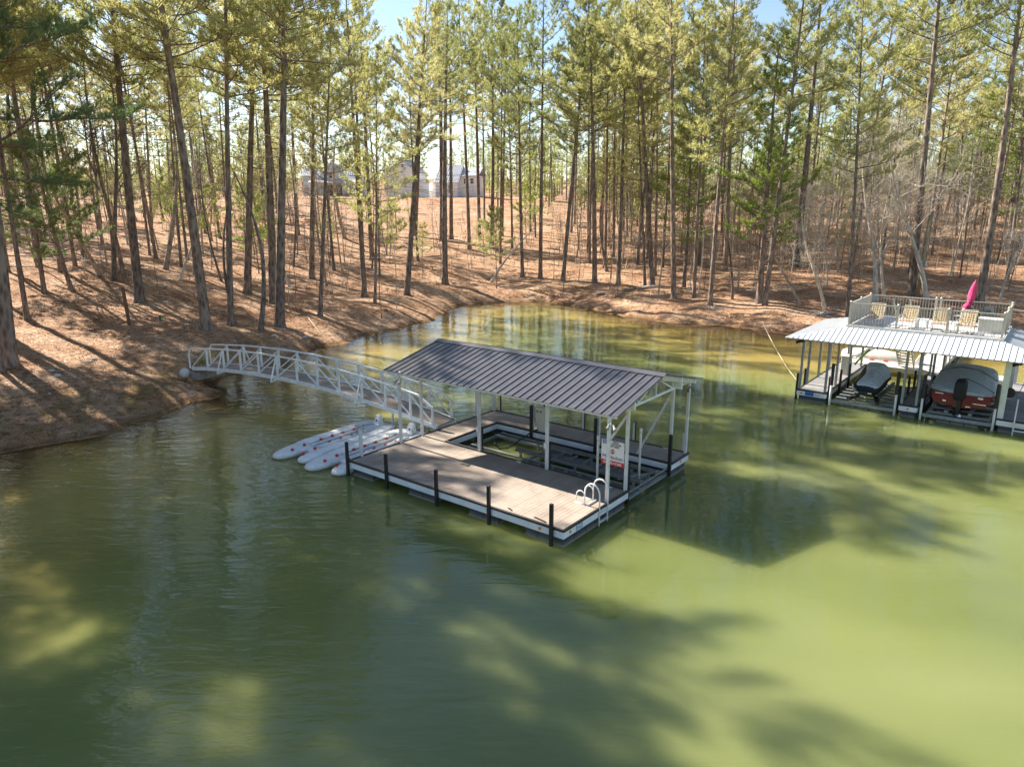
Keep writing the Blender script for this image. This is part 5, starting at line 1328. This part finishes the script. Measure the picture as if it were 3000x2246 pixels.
def brush():
    """dry grass and twigs in patches, and fallen leaves over the near bank"""
    rnd = random.Random(15); C = []; D = []; 
    for i in range(210):
        Y = rnd.uniform(38, 92); X = rnd.uniform(-.6,.75)*Y; sd = float(shore_dist(np.array([X]), np.array([Y]))[0])
        if sd < .6: continue
        if sd > 8 and rnd.random() < .5: continue
        z = gz(X, Y)
        for k in range(rnd.randint(5, 16)):
            C.append((X+rnd.gauss(0,.5), Y+rnd.gauss(0,.4), z)); D.append((rnd.gauss(0,.4), rnd.gauss(0,.4), 1.5))
    V, T = tufts(C, D, 9, .42, .03, .8)
    o = bpy.data.objects.new('dry_grass', tri_mesh('dry_grass', V, T, None, [M['drygrass']])); col.objects.link(o); tag(o, 'tufts of dry grass and brush on the banks', 'dry grass', kind='stuff')
    n = 120000; Y = 24+rng.random(n)**1.2*62; X = (rng.random(n)*1.5-.78)*Y; sd = shore_dist(X, Y); k = (sd > .15) & (sd < 34); X, Y = X[k], Y[k]; Z = ground(X, Y)+.03
    n = len(X); a = rng.random(n)*6.283; s = .03+.055*rng.random(n)**2; c_, s_ = np.cos(a)*s, np.sin(a)*s; tz = rng.normal(0,.02,(3,n))
    V = np.stack([np.stack([X-c_,Y-s_,Z+np.abs(tz[0])],1), np.stack([X+c_,Y+s_,Z+np.abs(tz[1])],1), np.stack([X-s_*.7,Y+c_*.7,Z+np.abs(tz[2])+.02],1)],1).reshape(-1,3)
    T = np.arange(3*n).reshape(-1,3)
    o = bpy.data.objects.new('fallen_leaves', tri_mesh('fallen_leaves', V, T, None, [M['litter']])); col.objects.link(o); tag(o, 'fallen leaves and pine straw scattered over the banks', 'leaf litter', kind='stuff')
brush()

# ------------------------------------------------------------ stones, logs, post, pole, houses
def stone_mesh(seed, mat):
    import bmesh
    rnd = random.Random(seed); bm = bmesh.new(); bmesh.ops.create_icosphere(bm, subdivisions=2, radius=1)
    for v in bm.verts: v.co *= rnd.uniform(.75,1.15); v.co.z *= .55
    me = bpy.data.meshes.new('white_stone'); bm.to_mesh(me); bm.free(); me.materials.append(mat); return me
ST = [stone_mesh(i, M['stone']) for i in range(4)]
rnd = random.Random(21)
stones = [(893,988,17),(862,982,8),(800,985,12),(765,980,9),(835,965,8),(822,972,7),(690,1000,8),(420,1018,12),(362,1022,10),(330,1045,9),(276,1053,14),(262,1060,16),(152,1087,16),(168,1102,18),(365,1068,8),(424,1072,7),(345,1040,6),(1013,1037,6),(145,1153,9),(880,975,6),(850,960,6),(905,1005,7),(870,997,6),(842,950,5),(775,965,6),(436,1022,5),(455,1005,5),(300,1062,6),(845,985,5),(858,992,5),(826,990,6),(812,996,5),(870,965,5),(1885,905,6)]
for i, (px, py, s) in enumerate(stones):
    x, y, t = hit(px, py); r_ = s*t/F*.55
    big = s >= 12
    o = bpy.data.objects.new('white_stone', ST[i % 4]); col.objects.link(o); o.location = (x, y, gz(x, y)+r_*.12); o.scale = (r_, r_*.8, r_*.8); o.rotation_euler = (0, 0, rnd.uniform(0,6))
    side = px > 600
    tag(o, 'small white quartz stone on the dark ground by the twin pines' if side else 'small white quartz stone on the near bank left of the gangway', 'stone', 'white stones by the twin pines' if side else 'white stones left of the gangway')
def ground_pt(px, py, dz=0.0):
    x, y, t = hit(px, py); return Vector((x, y, gz(x, y)+dz)), t
a, t = ground_pt(1868,848,.12); b, t = ground_pt(1940,843,.14)
m = MB(); m.tube([a,a.lerp(b,.5)+Vector((0,0,.05)),b],[.16,.15,.12],9); o = m.build('fallen_log', M['barkpale'], None, smooth=True); tag(o,'pale fallen log lying on the far shore between pines','log')
a, t = ground_pt(1828,852,.08); b, t = ground_pt(1862,848,.1)
m = MB(); m.tube([a,b],[.13,.10],8); o = m.build('fallen_log', M['barkgrey'], None, smooth=True); tag(o,'short greyish log end left of the long white log','log')
a, t = ground_pt(1760,863)
o = bpy.data.objects.new('boulder', stone_mesh(9, M['rock'])); col.objects.link(o); o.location = a+Vector((0,0,.1)); o.scale = (.45,.3,.35); tag(o,'flat grey rock on the far shore below the white log','rock')
a, t = ground_pt(380,953)
pw = empty('wooden_post', a-Vector((0,0,.2))); pw.rotation_euler = (0, R(-3), 0); tag(pw,'short weathered brown wooden post standing on the left bank','post')
m = MB(); m.box(-.09,.09,-.07,.07,0,2.7); m.build('post', M['post'], pw, bevel=.01)
a, t = ground_pt(470,938)
pw = empty('green_marker', a); tag(pw,'small green plastic marker stake on the left bank near the leaning pine','marker stake')
m = MB(); m.box(-.06,.06,-.04,.04,0,.34); m.box(-.03,.07,-.05,.05,.22,.36); m.build('marker_body', M['green'], pw)
m = MB(); m.tube([(.35,.0,0),(.36,.0,.42)],.015,6); m.build('stake', M['wgrey'], pw)
# pale service pole with box
a, t = ground_pt(2685,872)
sp = empty('service_pole', a-Vector((0,0,.3)), R(20)); sp.rotation_euler = (0, R(2.5), R(20)); tag(sp,'pale treated wood service pole with a small grey box, between big pine and silvery tree','utility pole')
m = MB(); m.tube([(0,0,0),(0,0,7.2)],[.17,.13],12); m.build('pole', M['pole'], sp, smooth=True)
m = MB(); m.box(-.34,-.18,-.14,.06,3.0,3.4); m.box(.20,.36,-.14,.06,3.0,3.4); m.beam((-.34,0,3.3),(.36,0,3.3),.06,.08); m.build('meter_box', M['gull'], sp)
# white jug / float at the shore end of the gangway and the small green bush there
fl = empty('round_float', (S0.x-.55, S0.y+.25, gz(S0.x-.55,S0.y+.25)+.35), 0); tag(fl,'weathered grey-white round float at the shore end of the gangway','float')
m = MB(); m.lathe([(0,-.28),(.16,-.24),(.25,-.12),(.27,0),(.25,.14),(.15,.24),(.05,.28),(0,.30)],(0,0,0),16); m.build('float_ball', M['gull'], fl, smooth=True)
gx0, gy0 = S0.x+.2, S0.y+1.4
C = [(rng.normal(0,.22), rng.normal(0,.22), rng.random()*1.1) for _ in range(60)]; V, T = tufts(C, [(c[0],c[1],.8) for c in C], 12, .20, .03)
jb = empty('evergreen_seedling', (gx0, gy0, gz(gx0, gy0))); tag(jb,'small bright green evergreen seedling behind the shore end of the gangway','seedling')
o = bpy.data.objects.new('foliage', tri_mesh('foliage', V, T, None, [M['needle_bright']])); col.objects.link(o); o.parent = jb
m = MB(); m.tube([(0,0,-.2),(0,0,1.0)],[.025,.01],6); m.build('stem', M['bark'], jb)
sl = MB(); sl.box(-.5,.25,-.8,.8,-.5,-.1)
gs = empty('gangway_footing', (S0.x+.1+(GW/2)*math.sin(ang), S0.y+.1-(GW/2)*math.cos(ang), .88), ang); tag(gs,'grey concrete pad under the shore end of the gangway','footing')
sl.build('pad', M['rock'], gs, bevel=.03)
_r = random.Random(8)
for i in range(30):
    px, py = _r.choice([(_r.uniform(60,900), _r.uniform(820,1130)), (_r.uniform(1250,2350), _r.uniform(800,900)), (_r.uniform(700,1300), _r.uniform(700,880))])
    x, y, t = hit(px, py)
    if shore_dist(np.array([x]), np.array([y]))[0] < .4: continue
    an = _r.uniform(0, 6.28); l = _r.uniform(.8, 2.6); m = MB(); pts = []
    for k in range(5):
        xx, yy = x+math.cos(an)*l*(k/4-.5)+_r.gauss(0,.05), y+math.sin(an)*l*(k/4-.5)+_r.gauss(0,.05); pts.append((xx, yy, gz(xx,yy)+.05+.05*_r.random()))
    m.tube(pts, [.035,.03,.026,.018,.008], 5)
    q = Vector(pts[2]); m.tube([q, q+Vector((math.cos(an+.8)*l*.25, math.sin(an+.8)*l*.25, .12))], [.018,.006], 4)
    o = m.build('fallen_branch', M['barkgrey'], None); zone_ = 'left bank' if px < 1000 and t < 60 else 'ground beyond the cove'
    tag(o, 'bare grey branch fallen on the pine straw of the '+zone_, 'branch', 'fallen branches on the '+zone_)
def rope(pts, r_, label, mat='rope'):
    m = MB(); m.tube(pts, r_, 5); o = m.build('mooring_rope', M[mat], None, smooth=True); tag(o, label, 'rope')
a, _ = ground_pt(905,955,.6); b, _ = ground_pt(985,1015,.02)
rope([a, a.lerp(b,.5)-Vector((0,0,.25)), b], .018, 'thin pale line running down the bank to the water right of the twin pines')
a, _ = ground_pt(2235,962,.3); b = Vector(W(O2,0.0,1.0,.4))
rope([a, a.lerp(b,.35)-Vector((0,0,.25)), a.lerp(b,.7)-Vector((0,0,.3)), b], .022, 'pale mooring line from the right shore to the white-roofed dock')
def roots(px, py, n, seed, label):
    rnd = random.Random(seed); a, t = ground_pt(px, py); m = MB()
    for i in range(n):
        an = rnd.uniform(2.6, 6.8); l = rnd.uniform(.7,1.9); pts = [a+Vector((rnd.gauss(0,.2),rnd.gauss(0,.15),.25))]
        for k in range(4):
            an += rnd.gauss(0,.45); q = pts[-1]+Vector((math.cos(an)*l/4, math.sin(an)*l/4*.6, 0)); q.z = gz(q.x,q.y)+rnd.uniform(.0,.14); pts.append(q)
        m.tube(pts,[.05,.04,.03,.02,.01],5)
    o = m.build('exposed_roots', M['barkpale'], None); tag(o, label, 'roots')
roots(2410,925,12,1,'tangle of pale exposed roots under the curved whitish tree')
roots(2090,905,8,2,'small root tangle at the shore under a leaning pine')
roots(2500,925,8,3,'exposed roots at the shore just left of the white hip roof')

def house(px, Y, z, name_label, build, rz=0.0):
    d = ray(px, 590); X = d.x/d.y*Y
    h = empty('house', (X, Y, z), rz); tag(h, name_label, 'house'); build(h); return h
def gable(m, x0, x1, y0, y1, z0, ze, zr, axis='y'):
    if axis == 'y':  # ridge along y
        c = (x0+x1)/2
        m.loft([[(x0,y,z0),(x1,y,z0),(x1,y,ze),(c,y,zr),(x0,y,ze)] for y in (y0,y1)])
    else:
        c = (y0+y1)/2
        m.loft([[(x,y0,z0),(x,y1,z0),(x,y1,ze),(x,c,zr),(x,y0,ze)] for x in (x0,x1)])
def gable_roof(h, x0, x1, y0, y1, ze, zr, axis, mat, seams=True):
    m = MB(); o_ = .35
    if axis == 'y':
        c = (x0+x1)/2; k = (zr-ze)/(c-x0)
        for s, xe in ((-1,x0-o_),(1,x1+o_)):
            z = ze-o_*k
            m.loft([[(c,y,zr+.03),(xe,y,z+.03),(xe,y,z+.18),(c,y,zr+.18)] for y in (y0-o_,y1+o_)])
            n = int((y1-y0)/.5)
            for i in range(n+1):
                y = y0+(y1-y0)*i/n; m.beam((c,y,zr+.20),(xe,y,z+.20),.05,.06)
    else:
        c = (y0+y1)/2; k = (zr-ze)/(c-y0)
        for s, ye in ((-1,y0-o_),(1,y1+o_)):
            z = ze-o_*k
            m.loft([[(x,c,zr+.03),(x,ye,z+.03),(x,ye,z+.18),(x,c,zr+.18)] for x in (x0-o_,x1+o_)])
            n = int((x1-x0)/.5)
            for i in range(n+1):
                x = x0+(x1-x0)*i/n; m.beam((x,c,zr+.20),(x,ye,z+.20),.05,.06)
    return m.build('roof', mat, h)
def window(h, x, z, w, hh, y):
    m = MB(); 
    for a in ((x-w/2-.08,x-w/2,z-hh/2,z+hh/2),(x+w/2,x+w/2+.08,z-hh/2,z+hh/2)): m.box(a[0],a[1],y-.06,y-.002,a[2],a[3])
    m.box(x-w/2-.08,x+w/2+.08,y-.06,y-.002,z+hh/2,z+hh/2+.1); m.box(x-w/2-.1,x+w/2+.1,y-.09,y-.002,z-hh/2-.1,z-hh/2)
    m.box(x-w/2,x+w/2,y-.045,y-.004,z-.03,z+.03)
    f = m.build('window', M['housewhite'], h)
    m = MB(); m.box(x-w/2,x+w/2,y-.02,y-.003,z-hh/2,z+hh/2); m.build('pane', M['glass'], f)
def h1(h):
    m = MB(); gable(m,-3.0,3.3,0,9,0,4.6,8.2,'y'); m.box(-7.5,-3.0,2,9,0,5.2); m.box(3.3,8,3,9,0,4.4); m.build('wall', M['housegrey'], h)
    gable_roof(h,-3.0,3.3,0,9,4.6,8.2,'y',M['metalroof']); gable_roof(h,-7.4,-3.4,2.2,9,5.2,7.0,'x',M['metalroof']); gable_roof(h,3.8,8,3.2,9,4.4,6.6,'x',M['metalroof'])
    window(h,.15,5.2,.8,1.3,0)
    m = MB(); m.box(-5,6.5,-3.2,-.01,3.2,3.45); m.add([(-5.2,-3.4,3.3),(6.7,-3.4,3.3),(6.7,-.02,4.2),(-5.2,-.02,4.2)],[(0,1,2,3)]); m.build('porch_roof', M['metalroof'], h)
    for x in (-4.8,-3.2,-1.0,1.2,3.5,6.2):
        m = MB(); m.box(x-.14,x+.14,-3.1,-2.85,0,3.2); m.build('porch_post', M['housewhite'], h)
    m = MB(); m.box(-4.6,-3.4,-.03,-.012,.2,2.8); m.box(-.8,1.0,-.03,-.012,.2,2.8); m.box(1.4,3.2,-.03,-.012,.2,2.8); m.build('porch_screen', M['porchdark'], h)
def h2(h):
    m = MB(); gable(m,-4.3,3.2,0,12,0,6.6,9.6,'y'); m.box(-5.2,-4.3,.8,6,0,6.2); m.box(3.2,6.5,1.5,10,0,3.6); m.build('wall', M['housewhite'], h)
    gable_roof(h,-4.3,3.2,0,12,6.6,9.6,'y',M['metalroof']); window(h,-.2,8.0,.6,.7,0)
    m = MB(); m.box(3.0,6.8,1.2,10.2,3.62,3.82); m.build('side_roof', M['metalroof'], h)
def h3(h):
    m = MB(); gable(m,-5,1,0,9,0,4.0,8.2,'x'); m.box(1,6,2,9,0,5.6); m.build('wall', M['housewhite'], h)
    gable_roof(h,-5,1,0,9,4.0,8.2,'x',M['metalroof']); gable_roof(h,1.7,6,2,9,5.6,7.6,'x',M['metalroof'])
    for x in (-3.5,-2.4,-1.0): window(h,x,2.2,.8,2.0,0)
    for x in (2.6,4.4): window(h,x,4.2,.8,1.3,2)
for px, Y, lb, fn, rz in ((972,190,'pale grey-blue gabled house with a screened porch, seen through the trees on the hilltop',h1,R(4)),(1185,196,'plain white house with an almost windowless wall between two hilltop houses',h2,R(-6)),(1330,192,'white house with a light metal seam roof, rightmost on the hilltop',h3,R(-14))):
    X = ray(px,590).x/ray(px,590).y*Y
    house(px, Y, min(gz(X-5,Y-2), gz(X+5,Y-2), gz(X,Y))-.1, lb, fn, rz)
# ------------------------------------------------------------ light, sky, camera
SUN_AZ = math.atan2(-0.777, 0.629); SUN_EL = R(36)
world = bpy.data.worlds.new('World'); scene.world = world; world.use_nodes = True
nt = world.node_tree; nt.nodes.clear()
wo = nt.nodes.new('ShaderNodeOutputWorld'); bg = nt.nodes.new('ShaderNodeBackground')
sk = nt.nodes.new('ShaderNodeTexSky'); sk.sky_type = 'NISHITA'; sk.sun_disc = False
sk.sun_elevation = SUN_EL; sk.sun_rotation = SUN_AZ; sk.air_density = 1.0; sk.dust_density = 0.35; sk.ozone_density = 1.0
bg.inputs[1].default_value = 0.064
nt.links.new(sk.outputs[0], bg.inputs[0]); nt.links.new(bg.outputs[0], wo.inputs[0])
sd = bpy.data.lights.new('sun', 'SUN'); sd.energy = 5.0; sd.angle = R(0.55); sd.color = (1.0, 0.93, 0.82)
so = bpy.data.objects.new('sun', sd); col.objects.link(so)
dirv = Vector((-0.777*math.cos(SUN_EL), 0.629*math.cos(SUN_EL), math.sin(SUN_EL)))
so.rotation_euler = dirv.to_track_quat('Z', 'Y').to_euler(); so.location = (-30, 30, 40)
cd = bpy.data.cameras.new('camera'); cam = bpy.data.objects.new('camera', cd); col.objects.link(cam)
cam.location = (0, 0, CAMH); cam.rotation_euler = (math.pi/2-PITCH, 0, 0)
cd.sensor_width = 36; cd.sensor_fit = 'HORIZONTAL'; cd.lens = 36*F/3000; cd.clip_end = 3000; cd.clip_start = 0.2
scene.camera = cam
scene.view_settings.view_transform = 'Standard'; scene.view_settings.look = 'None'
scene.view_settings.exposure = 1.62; scene.view_settings.gamma = 1.0
scene.cycles.max_bounces = 6; scene.cycles.diffuse_bounces = 3; scene.cycles.glossy_bounces = 3
scene.cycles.transparent_max_bounces = 8; scene.cycles.caustics_reflective = False; scene.cycles.caustics_refractive = False
scene.cycles.use_denoising = True
